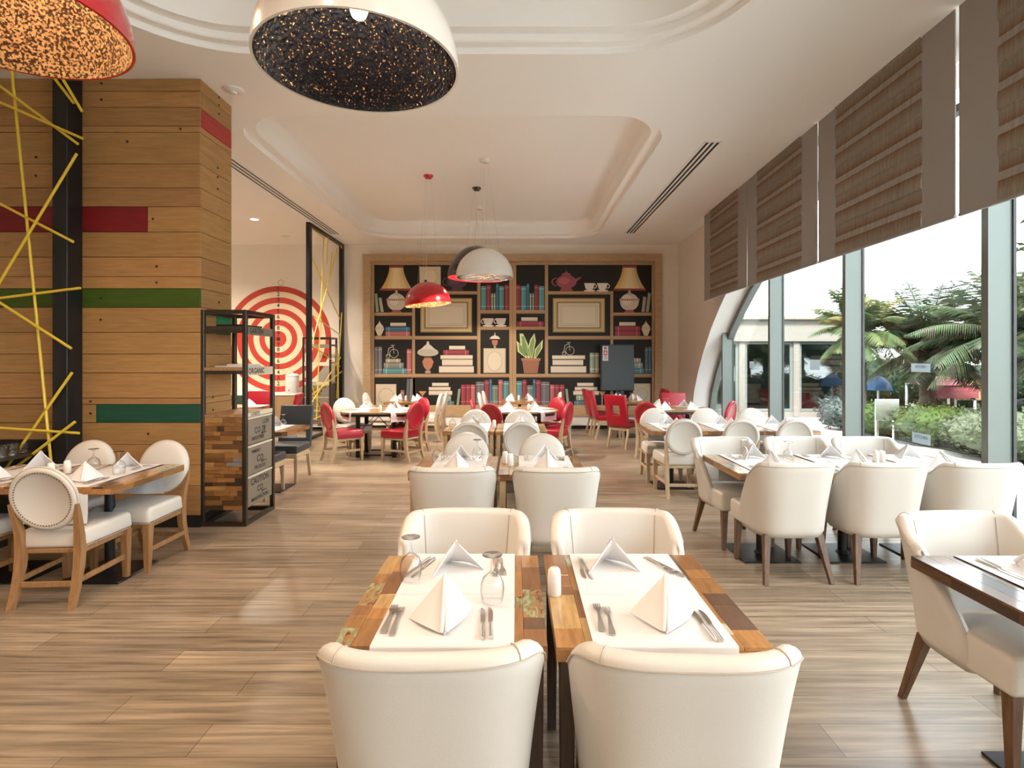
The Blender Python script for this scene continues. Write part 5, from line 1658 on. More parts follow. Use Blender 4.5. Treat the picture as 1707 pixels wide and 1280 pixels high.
def napkin(seed):
    """folded linen standing as a tent; the rolled crease points to -y"""
    r = random.Random(seed)
    H = 0.135 + r.uniform(-0.01, 0.012)
    A = Vector((r.uniform(-0.01, 0.01), 0.012, H)); F = Vector((r.uniform(-0.012, 0.012), -0.115, 0.002))
    L_ = Vector((-0.112, 0.045 + r.uniform(-0.02, 0.02), 0.002)); R_ = Vector((0.112, 0.045 + r.uniform(-0.02, 0.02), 0.002))
    bm = bmesh.new()
    N = 10
    def wing(E, s):
        rows = []
        for i in range(N + 1):
            u = i / N
            row = []
            for j in range(N + 1):
                v = j / N
                if j == 0:
                    p = A.copy()
                else:
                    p = A + (F * (1 - u) + E * u - A) * v
                nrm = (E - A).cross(F - A).normalized() * s
                p = p + nrm * (0.017 * sin(pi * u) * sin(pi * v * 0.5) - 0.012 * sin(pi * v) * (1 - u)) 
                p.z = max(p.z, 0.0015)
                row.append(bm.verts.new(p))
            rows.append(row)
        for i in range(N):
            for j in range(N):
                try: bm.faces.new((rows[i][j], rows[i][j + 1], rows[i + 1][j + 1], rows[i + 1][j]))
                except ValueError: pass
    wing(L_, 1); wing(R_, -1)
    bmesh.ops.remove_doubles(bm, verts=bm.verts[:], dist=1e-5)
    bmesh.ops.recalc_face_normals(bm, faces=bm.faces[:])
    bmesh.ops.solidify(bm, geom=bm.faces[:], thickness=0.0045)
    for v in bm.verts: v.co.z = max(v.co.z, 0.0005)
    b = MB(); b.add_bm(bm); bm.free()
    # rolled crease
    mid = (A + F) / 2 + Vector((0, -0.012, -0.004))
    pts = [A + Vector((0, -0.003, -0.004)), A * 0.65 + F * 0.35 + Vector((0, -0.008, 0)), mid, A * 0.2 + F * 0.8 + Vector((0, -0.006, 0.003)), F + Vector((0, 0, 0.008))]
    for dx in (-0.008, 0.008):
        b.tube([p + Vector((dx * (0.4 + 0.6 * k / 4), 0, 0)) for k, p in enumerate(pts)], [0.005, 0.007, 0.008, 0.008, 0.006], 8)
    me = b.mesh('napkin', 'napkin', angle=55)
    o = bpy.data.objects.new('napkin', me); COL.objects.link(o)
    return o
NAPS = [napkin(s) for s in (1, 2, 3)]

b = MB()
b.lathe([(0.036, 0.0), (0.0415, 0.022), (0.0435, 0.045), (0.041, 0.068), (0.032, 0.088), (0.016, 0.101), (0.0065, 0.108), (0.0048, 0.120), (0.0045, 0.146), (0.007, 0.156), (0.020, 0.163), (0.036, 0.1665), (0.0365, 0.1685), (0.0, 0.1695)], 32)
GOB = b.build('wine_goblet', 'goblet', angle=70, fix=False)
b = MB(); b.lathe([(0.0, 0.0), (0.024, 0.0), (0.026, 0.004), (0.0245, 0.07), (0.022, 0.092), (0.015, 0.1), (0.0, 0.102)], 24)
for k in range(5): b.lathe([(0.0, 0.1035), (0.0016, 0.1025)], 6, 1, mx=Matrix.Translation((0.006 * cos(k * 1.256), 0.006 * sin(k * 1.256), -0.0004)))
SHK = b.build('salt_shaker', ['china', 'stencil'])

def flat_poly(b, pts, zf, th=0.0016):
    n = len(pts)
    top = [Vector((x, y, zf(y) + th)) for x, y in pts]; bot = [Vector((x, y, zf(y))) for x, y in pts]
    b.add(top + bot, [tuple(range(n)), tuple(range(n, 2 * n))[::-1]] + [(i, n + i, n + (i + 1) % n, (i + 1) % n) for i in range(n)])
def make_fork():
    b = MB()
    def zf(y): return 0.0006 + 0.008 * max(0, sin(pi * min(max((y + 0.1) / 0.2, 0), 1))) * 0.9
    ys = [-0.10, -0.085, -0.05, -0.01, 0.02, 0.04]
    ws = [0.009, 0.0105, 0.0075, 0.0045, 0.004, 0.0075]
    for i in range(len(ys) - 1):
        flat_poly(b, [(-ws[i], ys[i]), (ws[i], ys[i]), (ws[i + 1], ys[i + 1]), (-ws[i + 1], ys[i + 1])], zf, 0.0022)
    flat_poly(b, [(-0.0075, 0.04), (0.0075, 0.04), (0.012, 0.052), (0.0125, 0.06), (-0.0125, 0.06), (-0.012, 0.052)], zf)
    for k in range(4):
        x = -0.0105 + 0.007 * k
        for (ya, yb) in ((0.06, 0.08), (0.08, 0.1)):
            flat_poly(b, [(x - 0.0017, ya), (x + 0.0017, ya), (x + 0.0014, yb), (x - 0.0014, yb)], zf)
    return b.build('fork', 'steel', angle=40)
def make_knife():
    b = MB()
    b.tube([(0, -0.108, 0.0055), (0, -0.10, 0.0058), (0, -0.05, 0.0052), (0, -0.005, 0.0042), (0, 0.0, 0.004)], [0.0045, 0.0052, 0.0048, 0.0036, 0.0026], 10)
    flat_poly(b, [(-0.006, 0.0), (0.006, 0.0), (0.009, 0.03), (0.0095, 0.07), (0.006, 0.095), (-0.002, 0.108), (-0.0065, 0.108), (-0.0068, 0.05)], lambda y: 0.0012, 0.0012)
    return b.build('knife', 'steel', angle=40)
FORK, KNIFE = make_fork(), make_knife()

def lay(x, y, rz, where, group_key, napkin_rot=0.0, mat=True, matproto=None, edge=0.39, cutlery=True, np_off=None, nap=True, forks=None, knives=None):
    """one place setting; the diner sits on local -y. (x, y) = table centre"""
    T = Matrix.Translation((x, y, 0)) @ Matrix.Rotation(rz, 4, 'Z')
    def g(px_, py_): return T @ Vector((px_, py_, 0))
    z = TZ + 0.0060
    if mat:
        p = g(0, 0)
        place(matproto or MAT1, (p.x, p.y, TZ + (0.0015 if abs(rz) < 0.1 else 0.0033)), rz, f'white linen placemat on {where}', 'placemat', 'linen placemats')
    if nap:
        q = np_off or (0.0, -0.19)
        p = g(*q)
        place(NAPS[rnd.randrange(3)], (p.x, p.y, z), rz + napkin_rot, f'white tent-folded napkin on {where}', 'napkin', 'tent-folded napkins')
    if cutlery:
        for k, (dx, dy, a) in enumerate(forks or ((-0.165, -0.23, -0.12), (-0.138, -0.25, -0.08))):
            p = g(dx, dy)
            place(FORK, (p.x, p.y, z + 0.0003), rz + a, f'{("outer", "inner")[k]} steel fork on {where}', 'fork', 'steel forks')
        for k, (dx, dy, a) in enumerate(knives or ((0.165, -0.23, 0.03), (0.142, -0.24, 0.0))):
            p = g(dx, dy)
            place(KNIFE, (p.x, p.y, z + 0.0003), rz + a, f'{("outer", "inner")[k]} steel knife on {where}', 'knife', 'steel knives')
def goblet(x, y, where, rz=0):
    place(GOB, (x, y, TZ + 0.0061), rz, f'upturned clear wine goblet on {where}', 'goblet', 'upturned wine goblets')
def shaker(x, y, where, z=TZ + 0.0008):
    place(SHK, (x, y, z), rnd.uniform(0, 3), f'white china shaker on {where}', 'shaker', 'china shakers')

# front pair
AX, AY = -0.235, 2.075
leg_table(AX, AY, 0.664, 0.775, 21, 'front patchwork wood table set with two goblets')
lay(AX + 0.01, AY, 0.0, 'our side of the front goblet table', 'A', 0.25, np_off=(-0.02, -0.22), forks=((-0.20, -0.222, 0.02), (-0.172, -0.238, 0.05)), knives=((0.14, -0.25, 0.05), (0.115, -0.255, 0.05)))
lay(AX + 0.01, AY, pi, 'the far side of the front goblet table', 'A', 0.35, np_off=(0.02, -0.20), forks=((-0.165, -0.24, 0.1), (-0.14, -0.23, 0.05)), knives=((0.185, -0.23, -0.35), (0.16, -0.22, -0.3)))
goblet(-0.415, 2.18, 'the front table, nearer the aisle'); goblet(-0.085, 1.985, 'the front table beside our napkin')
BX, BY = 0.455, 2.075
leg_table(BX, BY, 0.664, 0.79, 22, 'front patchwork wood table with one white shaker')
lay(BX + 0.003, BY, 0.0, 'our side of the front shaker table', 'B', -0.1, np_off=(0.04, -0.215), forks=((-0.178, -0.21, -0.05), (-0.148, -0.235, -0.06)), knives=((0.180, -0.27, 0.0), (0.155, -0.265, 0.03)))
lay(BX + 0.003, BY, pi, 'the far side of the front shaker table', 'B', 0.1, np_off=(0.06, -0.215), forks=((-0.17, -0.215, 0.45), (-0.145, -0.255, 0.35)), knives=((0.185, -0.22, 0.0), (0.165, -0.21, 0.08)))
shaker(0.143, 2.055, 'the front table edge, standing alone')
# second centre row
CX, DX, CY = -0.485, 0.205, 4.56
leg_table(CX, CY, 0.66, 0.78, 23, 'second-row patchwork table set with two goblets')
leg_table(DX, CY, 0.68, 0.78, 24, 'second-row patchwork table with two shakers, no goblets')
lay(CX + 0.02, CY, 0, 'our side of the second-row goblet table', 'C', 0.25); lay(CX + 0.02, CY, pi, 'the far side of the second-row goblet table', 'C', -0.2)
lay(DX + 0.04, CY, 0, 'our side of the second-row shaker table', 'D', 0.2); lay(DX + 0.04, CY, pi, 'the far side of the second-row shaker table', 'D', 0.1)
goblet(-0.665, 4.66, 'the second-row table, aisle side'); goblet(-0.335, 4.78, 'the second-row table before the oval chair')
shaker(-0.09, 4.62, 'the second-row table, first of a pair'); shaker(-0.045, 4.52, 'the second-row table, nearer us of a pair')
# third centre row
EX, FX, EY = -0.572, 0.067, 7.03
leg_table(EX, EY, 0.624, 0.78, 25, 'third-row patchwork table set with goblets')
leg_table(FX, EY, 0.624, 0.78, 26, 'third-row patchwork table without goblets')
lay(EX + 0.02, EY, 0, 'our side of the third-row goblet table', 'E', 0.1, cutlery=False); lay(EX + 0.02, EY, pi, 'the far side of the third-row goblet table', 'E', -0.1, cutlery=False)
lay(FX, EY, 0, 'our side of the third-row bare table', 'F', 0.1, cutlery=False); lay(FX, EY, pi, 'the far side of the third-row bare table', 'F', -0.1, cutlery=False)
goblet(-0.80, 6.95, 'the third-row table, aisle side'); goblet(-0.44, 7.12, 'the third-row table before the oval chair')
shaker(-0.275, 6.98, 'the third-row goblet table')
# window row with tub chairs
HY = 4.625
for k, (hx, nm) in enumerate(((2.04, 'aisle-end'), (2.722, 'middle'), (3.40, 'glass-side'))):
    ped_table(hx, HY, 0.678, 0.81, 31 + k, f'{nm} patchwork table of the tub-chair row along the window', (0, -0.02))
    lay(hx + 0.02, HY, 0, f'our side of the {nm} tub-row window table', 'H', 0.5 if k else 0.3)
    lay(hx + 0.02, HY, pi, f'the far side of the {nm} tub-row window table', 'H', (0.3, -0.2, 0.2)[k])
goblet(1.985, 4.80, 'the aisle-end window table, far one'); goblet(2.30, 4.66, 'the aisle-end window table, near one')
shaker(3.04, 4.66, 'the window table row, left of a pair'); shaker(3.09, 4.66, 'the window table row, right of a pair')
# window row with oval chairs
WY = 7.07
for k, (wx, nm) in enumerate(((1.985, 'aisle-end'), (2.667, 'middle'), (3.345, 'glass-side'))):
    ped_table(wx, WY, 0.678, 0.82, 41 + k, f'{nm} patchwork table of the oval-chair row along the window', (0.0, 0.0))
    lay(wx + 0.02, WY, 0, f'our side of the {nm} oval-row window table', 'W', 0.3 - 0.2 * k, cutlery=(k == 0))
    lay(wx + 0.02, WY, pi, f'the far side of the {nm} oval-row window table', 'W', 0.2, cutlery=False)
goblet(1.90, 7.12, 'the aisle-end table of the oval-chair window row'); goblet(2.22, 7.02, 'the oval-chair window row beside a napkin')
# dark-edged table nearest the window
ped_table(2.11, 2.05, 0.70, 0.82, 51, 'dark brown edged table nearest the window and camera', (0.03, 0.0), True)
lay(2.16, 2.05, pi, 'the far side of the dark-edged window table', 'G', 0.2); lay(2.16, 2.05, 0, 'our side of the dark-edged window table', 'G', 0.1)
goblet(2.09, 2.12, 'the dark-edged window table'); goblet(2.17, 2.19, 'the dark-edged window table, behind another')
# oak wall tables
KY = 4.17
ped_table(-3.09, KY, 0.68, 0.81, 61, 'patchwork table beside the oak wall, nearest the aisle', (0.0, 0.03))
ped_table(-3.775, KY, 0.68, 0.81, 62, 'patchwork table beside the oak wall, below the stick screen', (0.0, 0.03))
lay(-3.14, KY, 0, 'our side of the aisle table by the oak wall', 'K', 0.6, np_off=(0.04, -0.20)); lay(-3.14, KY, pi, 'the far side of the aisle table by the oak wall', 'K', 0.3, np_off=(-0.06, -0.22))
lay(-3.80, KY, 0, 'our side of the inner table by the oak wall', 'K', 0.3); lay(-3.80, KY, pi, 'the far side of the inner table by the oak wall', 'K', 0.5, np_off=(-0.05, -0.2))
goblet(-3.29, 4.30, 'the oak wall table, by the inner seat'); goblet(-3.0, 4.17, 'the oak wall table, by the aisle')
shaker(-3.47, 4.12, 'the oak wall tables, one of a pair'); shaker(-3.43, 4.22, 'the oak wall tables, farther of a pair')
# behind the drawer unit
ped_table(-3.07, 6.95, 0.68, 0.72, 71, 'patchwork table with charcoal chairs behind the drawer unit', (0, -0.05))
lay(-3.10, 6.95, 0, 'our side of the charcoal-chair table', 'L', 0.2, cutlery=False, matproto=MATS); lay(-3.10, 6.95, pi, 'the far side of the charcoal-chair table', 'L', 0.2, cutlery=False, matproto=MATS)
goblet(-2.93, 6.95, 'the charcoal-chair table')
# target bay
ped_table(-4.95, 10.15, 0.7, 0.7, 72, 'patchwork table in the bay before the target')
lay(-4.95, 10.15, pi / 2, 'the table in the target bay', 'Mb', 0.2, cutlery=False, matproto=MATS, np_off=(0.0, -0.05))
# round tables
def lay_round(x, y, R, nm, angs):
    for k, a in enumerate(angs):
        w_ = ('on the aisle side', 'at the back', 'toward the mural', 'on our side')[k]
        lay(x, y, a, f'the {nm} round table, {w_}', 'R', 0.3, cutlery=False, matproto=MATSR, np_off=(0, -0.30))
MATSR = placemat(0.575, 0.40, 0.14, 5)
# keep the round-table mats apart from one another near the centre
def trim_mats():
    me = MATSR.data
    for v in me.vertices:
        if v.co.y > -0.25: v.co.y = -0.25 - (0.03 - v.co.y) * 0.05
trim_mats()
round_table(-2.30, 9.35, 0.65, 0.47, 'black-framed round table beside the far stick screen')
lay_round(-2.30, 9.35, 0.65, 'stick-screen', (radians(-52), radians(48), radians(130), radians(-130)))
goblet(-2.42, 9.45, 'the stick-screen round table'); goblet(-2.56, 9.38, 'the stick-screen round table, nearer the screen'); shaker(-2.26, 9.2, 'the stick-screen round table', TZ + 0.001)
round_table(0.10, 9.42, 0.62, 0.47, 'black-framed round table behind the centre rows')
lay_round(0.10, 9.42, 0.62, 'central', (radians(-52), radians(48), radians(130), radians(-130)))
goblet(-0.0, 9.45, 'the central round table'); goblet(0.16, 9.5, 'the central round table beside a shaker'); shaker(0.22, 9.40, 'the central round table', TZ + 0.001)
round_table(2.80, 9.72, 0.65, 0.47, 'black-framed round table before the arch window')
lay_round(2.80, 9.72, 0.65, 'arch-window', (radians(-52), radians(48), radians(130), radians(-130)))
goblet(2.62, 9.70, 'the arch-window round table'); goblet(2.70, 9.80, 'the arch-window round table, farther one'); shaker(2.48, 9.6, 'the arch-window round table', TZ + 0.001)
# tables at the foot of the mural
for (x, y, seed, nm, dx) in ((-2.28, 11.5, 81, 'under the painted lamp', 0), (0.08, 11.6, 82, 'under the painted divider', 0), (2.32, 11.6, 83, 'below the grey box', 0)):
    ped_table(x, y, 0.72, 0.95, seed, f'patchwork table by the bench {nm}')
    for k, (yy, a) in enumerate(((-0.22, pi / 2), (-0.22, -pi / 2), (0.24, pi / 2), (0.24, -pi / 2))):
        wh = ('near right', 'near left', 'bench-side right', 'bench-side left')[k]
        p = Vector((x, y + yy, 0)) + Matrix.Rotation(a, 3, 'Z') @ Vector((0, -0.18, 0))
        place(NAPS[k % 3], (p.x, p.y, TZ + 0.001), a + 0.2, f'white napkin, {wh} seat, bench table {nm}', 'napkin', 'tent-folded napkins')
    shaker(x - 0.02, y + 0.02, f'the bench table {nm}', TZ + 0.001)
    goblet(x + 0.06, y - 0.12, f'the bench table {nm}')

# ------------------------------------------------------------------ outside
b = MB(); b.add([W(-8, 0.25, -0.02), (24, -8, -0.02), (24, 26, -0.02), W(26, 0.25, -0.02)], [(0, 1, 2, 3)])
struct(b.build('terrace', 'terrace', smooth=False, fix=False))
b = MB(); b.box(7.7, 40, -8, 13.9, -0.015, 0.01); b.box(9.6, 40, 13.9, 45, -0.015, 0.01)
struct(b.build('garden_bed', 'soil'))

# neighbouring wing
M['pavdark'] = mat('grey_green_interior', (0.10, 0.12, 0.11), 0.6)
M['pavglass'] = thin_glass('pavilion_glass', (0.40, 0.48, 0.47), 2.2, 1.6, 0.10)
wg = thing('pavilion', (8.0, 15.3, 0))
b = MB(); b.box(-3.5, 1.42, 0, 0.4, 2.10, 2.70); b.box(-3.5, 1.42, -0.12, 0.4, 2.701, 2.80); b.build('fascia', 'fascia', wg)
b = MB(); b.box(-3.5, 1.42, 0.1, 4, -0.02, 0.14); b.build('plinth', 'fascia', wg)
b = MB(); b.box(-3.5, 1.25, 2.6, 2.8, 0.14, 2.8); b.build('rear_wall', 'pavdark', wg)
b = MB(); b.box(1.26, 1.42, 0.41, 2.8, 0.14, 2.69); b.build('side_wall', 'pavdark', wg)
b = MB(); b.box(-3.5, 1.25, 0.41, 2.59, 2.5, 2.69); b.build('ceiling_slab', 'pavdark', wg)
for k in range(4):
    x = -3.3 + 1.52 * k
    b = MB(); b.box(x, x + 0.16, 0.06, 0.22, 0.0, 2.1); b.build('column', 'fascia', wg)
    if k < 3:
        b = MB()
        b.box(x + 0.17, x + 0.24, 0.12, 0.18, 0.15, 2.09); b.box(x + 1.44, x + 1.51, 0.12, 0.18, 0.15, 2.09); b.box(x + 0.24, x + 1.44, 0.12, 0.18, 0.15, 0.22); b.box(x + 0.24, x + 1.44, 0.12, 0.18, 2.02, 2.09)
        b.build('door_frame', 'mullion', wg)
        b = MB(); b.box(x + 0.24, x + 1.44, 0.145, 0.155, 0.22, 2.02); b.build('door_glass', 'pavglass', wg)
# white sloping gable over it
b = MB(); b.prism([(-3.9, 2.8), (1.2, 2.8), (0.4, 3.5), (-1.2, 4.6), (-2.6, 5.9), (-3.9, 6.6)], 'y', 0.45, 0.9); b.build('gable', 'white', wg)
b = MB(); b.tube([(-1.75 + 0.14 * cos(2 * pi * i / 28), 0.43, 3.75 + 0.62 * sin(2 * pi * i / 28)) for i in range(28)], 0.03, 6, closed=True); b.build('gable_ring', 'fascia', wg)
tag(wg, 'pale terrace pavilion with glass doors outside the windows', 'building')

LK = 0.27
def leaves(b, n, sample, size, cols, r):
    for _ in range(n):
        p, nr = sample()
        d = Vector((r.uniform(-1, 1), r.uniform(-1, 1), r.uniform(-0.6, 1)))
        if d.length < 0.1: continue
        d.normalize()
        s = d.cross(nr)
        if s.length < 0.05: continue
        s.normalize()
        l = size * r.uniform(0.6, 1.3); w_ = l * 0.42
        b.add([p, p + d * l * 0.5 + s * w_ * 0.5, p + d * l, p + d * l * 0.5 - s * w_ * 0.5], [(0, 1, 2, 3)], 0, tuple(LK * v for v in r.choice(cols)))
def bush(x, y, rx, ry, h, n, size, cols, label, seed, name='bush', cat='bush', group='garden bushes', z0=0.0):
    r = random.Random(seed)
    o = thing(name, (x, y, z0))
    b = MB()
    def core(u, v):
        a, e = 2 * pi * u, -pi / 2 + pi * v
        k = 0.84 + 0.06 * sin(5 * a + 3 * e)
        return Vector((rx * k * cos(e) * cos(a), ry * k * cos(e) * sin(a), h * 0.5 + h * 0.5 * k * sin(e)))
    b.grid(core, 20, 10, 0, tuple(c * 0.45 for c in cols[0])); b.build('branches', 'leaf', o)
    b = MB()
    def sample():
        a, e = r.uniform(0, 2 * pi), math.asin(r.uniform(-0.95, 1))
        k = r.uniform(0.82, 1.02) * (1 + 0.05 * sin(7 * a + 2 * e))
        nr = Vector((cos(e) * cos(a), cos(e) * sin(a), sin(e)))
        return Vector((rx * k * nr.x, ry * k * nr.y, h * 0.5 + h * 0.5 * k * nr.z)), nr
    leaves(b, n, sample, size, cols, r)
    b.build('foliage', 'leaf', o, smooth=False, fix=False)
    tag(o, label, cat, group)
VAR = [(0.30, 0.36, 0.22), (0.18, 0.27, 0.10), (0.42, 0.46, 0.32), (0.12, 0.20, 0.07), (0.24, 0.32, 0.15)]
GRN_ = [(0.14, 0.24, 0.05), (0.20, 0.31, 0.07), (0.09, 0.17, 0.04), (0.26, 0.36, 0.10)]
DRK = [(0.03, 0.07, 0.02), (0.05, 0.10, 0.03), (0.02, 0.05, 0.015)]
BLU = [(0.22, 0.30, 0.28), (0.30, 0.38, 0.36), (0.15, 0.22, 0.20)]
bush(8.0, 7.2, 0.95, 1.0, 0.86, 2600, 0.075, VAR, 'variegated pale bush at the garden edge, nearest the camera', 1)
bush(7.95, 8.9, 0.9, 1.0, 0.82, 2600, 0.075, VAR, 'variegated pale bush at the garden edge beside the sign stand', 2)
bush(8.0, 10.4, 0.85, 0.8, 0.76, 2000, 0.08, GRN_, 'green leafy bush behind the steel sign stand', 3)
bush(7.75, 11.7, 0.65, 0.7, 0.72, 1500, 0.085, GRN_, 'bright green bush beside the small palm', 4)
bush(7.5, 12.7, 0.5, 0.5, 0.75, 900, 0.12, BLU, 'blue-green rosette plant at the foot of the small palm', 5)
bush(8.1, 5.3, 0.95, 1.0, 1.0, 2000, 0.08, VAR, 'variegated pale bush outside the near window', 6)
bush(8.2, 3.2, 1.0, 1.2, 1.05, 1500, 0.09, VAR, 'variegated pale bush outside the last window', 7)
bush(10.6, 9.0, 0.8, 3.6, 1.1, 3000, 0.11, DRK, 'long dark hedge behind the pale bushes', 8, 'hedge', 'hedge', 'garden hedges')
bush(24.0, 13.0, 2.5, 9.0, 3.4, 5200, 0.32, [(0.07, 0.12, 0.05), (0.10, 0.16, 0.07), (0.05, 0.09, 0.04)], 'distant belt of trees beyond the palms', 9, 'tree_belt', 'trees', 'garden trees')
bush(14.6, 17.2, 3.6, 0.9, 1.5, 3000, 0.15, DRK, 'dark hedge beyond the pink canopy', 18, 'hedge', 'hedge', 'garden hedges')
bush(11.0, 16.6, 1.1, 0.9, 1.7, 1600, 0.14, DRK, 'tall dark shrub right of the pavilion', 19, 'shrub', 'shrub', 'dark garden shrubs')
bush(14.3, 11.3, 0.9, 0.9, 1.5, 1400, 0.14, DRK, 'tall dark shrub behind the leaning palm', 20, 'shrub', 'shrub', 'dark garden shrubs')
bush(14.0, 8.6, 1.0, 1.2, 1.7, 1400, 0.14, DRK, 'tall dark shrub outside the near window', 21, 'shrub', 'shrub', 'dark garden shrubs')
def palm(x, y, zt, rad, nfr, seed, label, trunk_lean=(0, 0), r0=0.13, cols=None, droop=1.0):
    r = random.Random(seed)
    cols = [tuple(v * 0.46 for v in c) for c in (cols or [(0.12, 0.17, 0.09), (0.17, 0.22, 0.12), (0.22, 0.27, 0.16), (0.09, 0.12, 0.07)])]
    o = thing('palm_tree', (x, y, 0))
    lx, ly = trunk_lean
    b = MB()
    pts, rs = [], []
    for k in range(25):
        t = k / 24
        pts.append((-lx * (1 - t), -ly * (1 - t), zt * t)); rs.append(r0 * (1.15 - 0.25 * t) * (1.08 if k % 2 else 0.94))
    b.tube(pts, rs, 10); b.build('trunk', 'trunk', o)
    b = MB()
    for i in range(nfr):
        az = 2 * pi * (i * 0.618034) + r.uniform(-0.2, 0.2)
        el = radians(r.uniform(2, 82))
        Ln = rad * r.uniform(0.85, 1.15)
        p = Vector((0, 0, zt)); d = Vector((cos(az) * cos(el), sin(az) * cos(el), sin(el)))
        spine = [p.copy()]
        NS = 16
        for k in range(NS):
            d = d + Vector((0, 0, -0.072 * droop)); d.normalize()
            p = p + d * (Ln / NS); spine.append(p.copy())
        c0 = r.choice(cols)
        b.tube(spine, [0.014 * (1 - 0.85 * k / NS) + 0.002 for k in range(NS + 1)], 4, 0, tuple(v * 1.3 for v in c0))
        for k in range(3, NS * 3 + 1):
            t = k / (NS * 3)
            idx = min(int(t * NS), NS - 1); f = t * NS - idx
            q = spine[idx].lerp(spine[idx + 1], f)
            dd = (spine[idx + 1] - spine[idx]).normalized()
            sd_ = dd.cross(Vector((0, 0, 1)))
            if sd_.length < 0.05: sd_ = Vector((1, 0, 0))
            sd_.normalize()
            ll = rad * 0.30 * sin(pi * min(0.12 + t * 0.9, 1.0)) ** 0.6 + 0.03
            for s in (-1, 1):
                v_ = (sd_ * s * 0.8 + dd * 0.55 + Vector((0, 0, -0.35 + r.uniform(-0.1, 0.1)))).normalized()
                wv = dd * (0.008 * rad + 0.003)
                tip = q + v_ * ll
                b.add([q - wv, q + wv, (q + tip) / 2 + wv * 0.8 + Vector((0, 0, 0.01)), tip + Vector((0, 0, -0.06 * ll)), (q + tip) / 2 - wv * 0.8 + Vector((0, 0, 0.01))], [(0, 1, 2, 3, 4)], 0, tuple(v * r.uniform(0.8, 1.25) for v in c0))
    b.build('fronds', 'leaf', o, smooth=False, fix=False)
    tag(o, label, 'palm tree', 'garden palms')
palm(7.75, 12.4, 2.15, 1.15, 44, 1, 'small palm beside the pavilion doors', r0=0.11, cols=[(0.15, 0.22, 0.08), (0.22, 0.27, 0.11), (0.30, 0.28, 0.10), (0.11, 0.17, 0.06)], droop=1.3)
palm(9.4, 12.6, 1.75, 1.7, 46, 2, 'broad palm in the middle of the garden', r0=0.15)
palm(9.3, 10.2, 1.95, 1.75, 56, 3, 'large palm with leaning dark trunk behind the variegated bushes', (-0.45, 0.3), 0.15)
palm(12.4, 11.5, 2.0, 2.0, 44, 4, 'hazy palm farther back in the garden', r0=0.15)
palm(11.4, 7.0, 2.2, 1.9, 44, 5, 'palm outside the near window at the picture edge', r0=0.15)
palm(17.6, 14.6, 2.2, 2.2, 40, 6, 'palm at the far end of the garden', r0=0.16)
# conifer at the right edge
cf = thing('conifer_tree', (8.6, 8.1, 0))
r = random.Random(5)
b = MB(); b.tube([(0, 0, 0), (0.05, 0, 3.0), (0.1, 0.05, 6.2)], [0.12, 0.09, 0.03], 8); b.build('trunk', 'trunk', cf)
b = MB()
for k in range(120):
    z = r.uniform(2.2, 6.2); az = r.uniform(0, 2 * pi); L_ = (6.6 - z) * 0.30 * r.uniform(0.6, 1.1) + 0.2
    base = Vector((0.05, 0, z)); d = Vector((cos(az), sin(az), 0.1))
    for q in range(14):
        c = base + d * L_ * (q + 1) / 14 + Vector((0, 0, -0.10 * (q / 14) ** 2))
        for _ in range(2):
            e = Vector((r.uniform(-1, 1), r.uniform(-1, 1), r.uniform(-1, 0.5))).normalized() * 0.16
            s = e.cross(Vector((0.3, 0.5, 0.8))).normalized() * 0.035
            b.add([c - s * 0.3, c + e * 0.5 + s, c + e, c + e * 0.5 - s], [(0, 1, 2, 3)], 0, r.choice([(0.055, 0.07, 0.03), (0.075, 0.085, 0.04), (0.04, 0.05, 0.02)]))
b.build('branches', 'leaf', cf, smooth=False, fix=False)
tag(cf, 'loose conifer at the picture edge outside the near window', 'tree', 'garden trees')
# plant trailing from the gable
bush(9.0, 14.6, 0.22, 0.22, 0.75, 420, 0.11, GRN_, 'green creeper trailing from the pavilion roof', 17, 'creeper', 'creeper', 'garden creepers', z0=2.82)
# steel sign stand
sg = thing('sign_stand', (7.15, 10.75, 0))
for x in (-0.12, 0.22): b = MB(); b.rbox(x - 0.025, x + 0.025, -0.025, 0.025, -0.02, 0.82, 0.004, 1); b.build('post', 'steel', sg)
b = MB(); b.rbox(-0.17, 0.29, -0.04, -0.026, 0.42, 0.84, 0.003, 1); b.build('plate', 'steel', sg)
tag(sg, 'polished steel sign stand at the edge of the terrace', 'sign stand')
# colourful things beyond the hedge
for nm, c in (('pinkred', (0.22, 0.045, 0.055)), ('blue', (0.03, 0.08, 0.18))):
    M[nm] = mat(nm + '_canvas', c, 0.8)
pl = thing('garden_canopy', (11.0, 14.3, 0))
b = MB(); b.grid(lambda u, v: Vector((-0.6 + 1.2 * u, 0.5 - 1.0 * v, 0.95 + 0.22 * sin(pi * u) * sin(pi * v))), 8, 6); b.build('cover', 'pinkred', pl)
b = MB(); b.box(-0.6, 0.6, -0.47, -0.45, 0.62, 0.95); b.build('valance', 'pinkred', pl)
for (x, y) in ((-0.56, -0.4), (0.56, -0.4), (-0.56, 0.45), (0.56, 0.45)):
    b = MB(); b.tube([(x, y, -0.02), (x, y, 0.96)], 0.03, 8); b.build('post', 'white', pl)
tag(pl, 'bright pink-red canopy beyond the garden hedge', 'canopy')
aw = thing('striped_awning', (11.75, 14.2, 0))
b = MB()
for k in range(10):
    x = -0.42 + 0.085 * k
    b.box(x, x + 0.085, -0.02, 0.02, 0.55, 1.1, 0, (0.28, 0.12, 0.03) if k % 2 else (0.36, 0.25, 0.14))
b.build('valance', 'tint', aw, smooth=False)
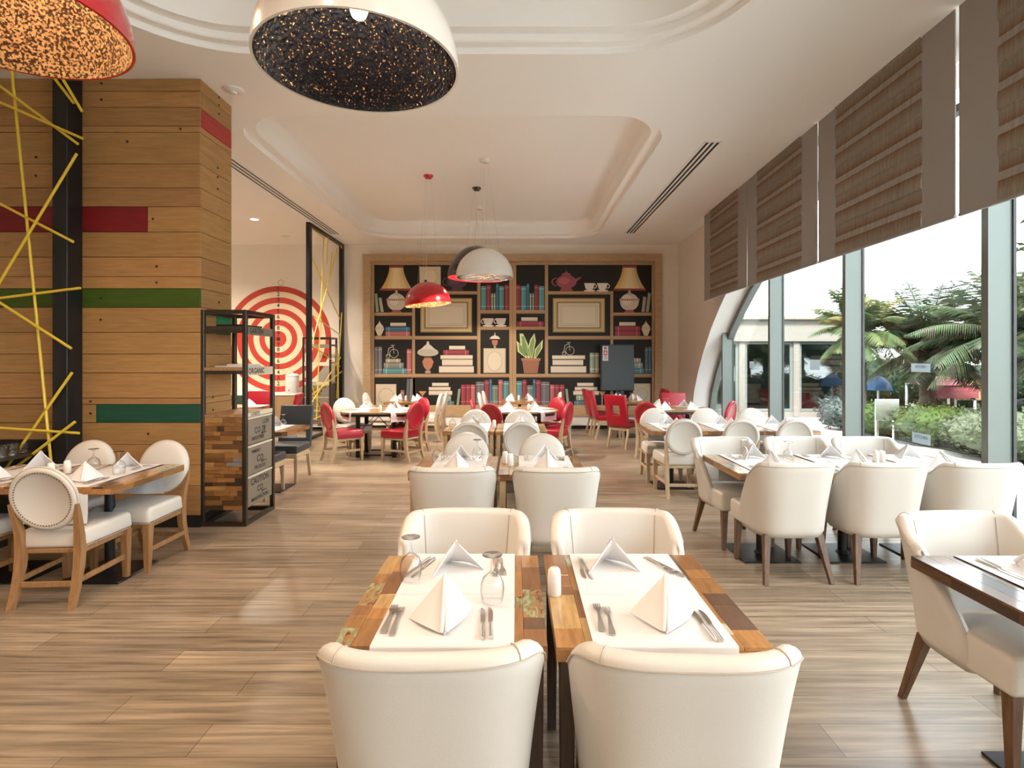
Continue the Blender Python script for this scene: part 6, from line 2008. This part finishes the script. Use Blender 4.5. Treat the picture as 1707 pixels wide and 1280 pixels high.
for x in (-0.4, 0.4):
    b = MB(); b.tube([(x, 0.05, -0.02), (x, 0.05, 1.1)], 0.025, 8); b.build('post', 'white', aw)
tag(aw, 'orange striped awning beyond the garden hedge', 'awning')
bl = thing('blue_parasol', (9.45, 14.4, 0))
b = MB(); b.lathe([(0.34, 0.80), (0.26, 1.0), (0.10, 1.14), (0.0, 1.17)], 8); b.build('cover', 'blue', bl)
b = MB(); b.tube([(0, 0, -0.02), (0, 0, 1.16)], 0.025, 8); b.build('pole', 'white', bl)
tag(bl, 'blue cover behind the steel sign stand', 'parasol')

# notices stuck on the glass
M['notice'] = mat('white_notice_paper', (0.56, 0.62, 0.66), 0.7)
see_through(M['notice'], 0.5)
M['notice_ink'] = mat('grey_notice_ink', (0.16, 0.20, 0.23), 0.7)
def notice(px, py, w_, h_, text, label):
    # intersection of the view ray with the inner face of the glass (off = 0.16)
    k = (px - VX) / FPX
    d = (3.72 + 0.160) / (k - 0.03)
    z = CAM_H - (py - VY) * d / FPX
    o = thing('glass_notice', W(d, 0.160, z))
    o.rotation_euler = (0, 0, -math.atan(0.03))
    b = MB(); b.box(-0.001, 0.0005, -w_ / 2, w_ / 2, -h_ / 2, h_ / 2); b.build('paper', 'notice', o)
    if text:
        vs, fq = text_geo(text, h_ * 0.42)
        mx = Matrix.Translation((-0.0018, 0, h_ * 0.12)) @ Matrix(((0, 0, -1, 0), (-1, 0, 0, 0), (0, 1, 0, 0), (0, 0, 0, 1)))
        b = MB(); b.add(vs, fq, 0, mx=mx); b.build('lettering', 'notice_ink', o, smooth=False, fix=False)
    tag(o, label, 'notice', 'paper notices on the glass')
notice(1534, 613, 0.27, 0.085, 'KITCHEN', 'white paper notice on the glass above the variegated bushes')
notice(1535, 731, 0.26, 0.105, 'KITCHEN', 'white paper notice low on the glass by the bushes')
notice(1358, 608, 0.26, 0.14, None, 'white paper notice on the glass before the small palm')
notice(1253, 608, 0.20, 0.12, None, 'white paper notice on the glass before the pavilion doors')
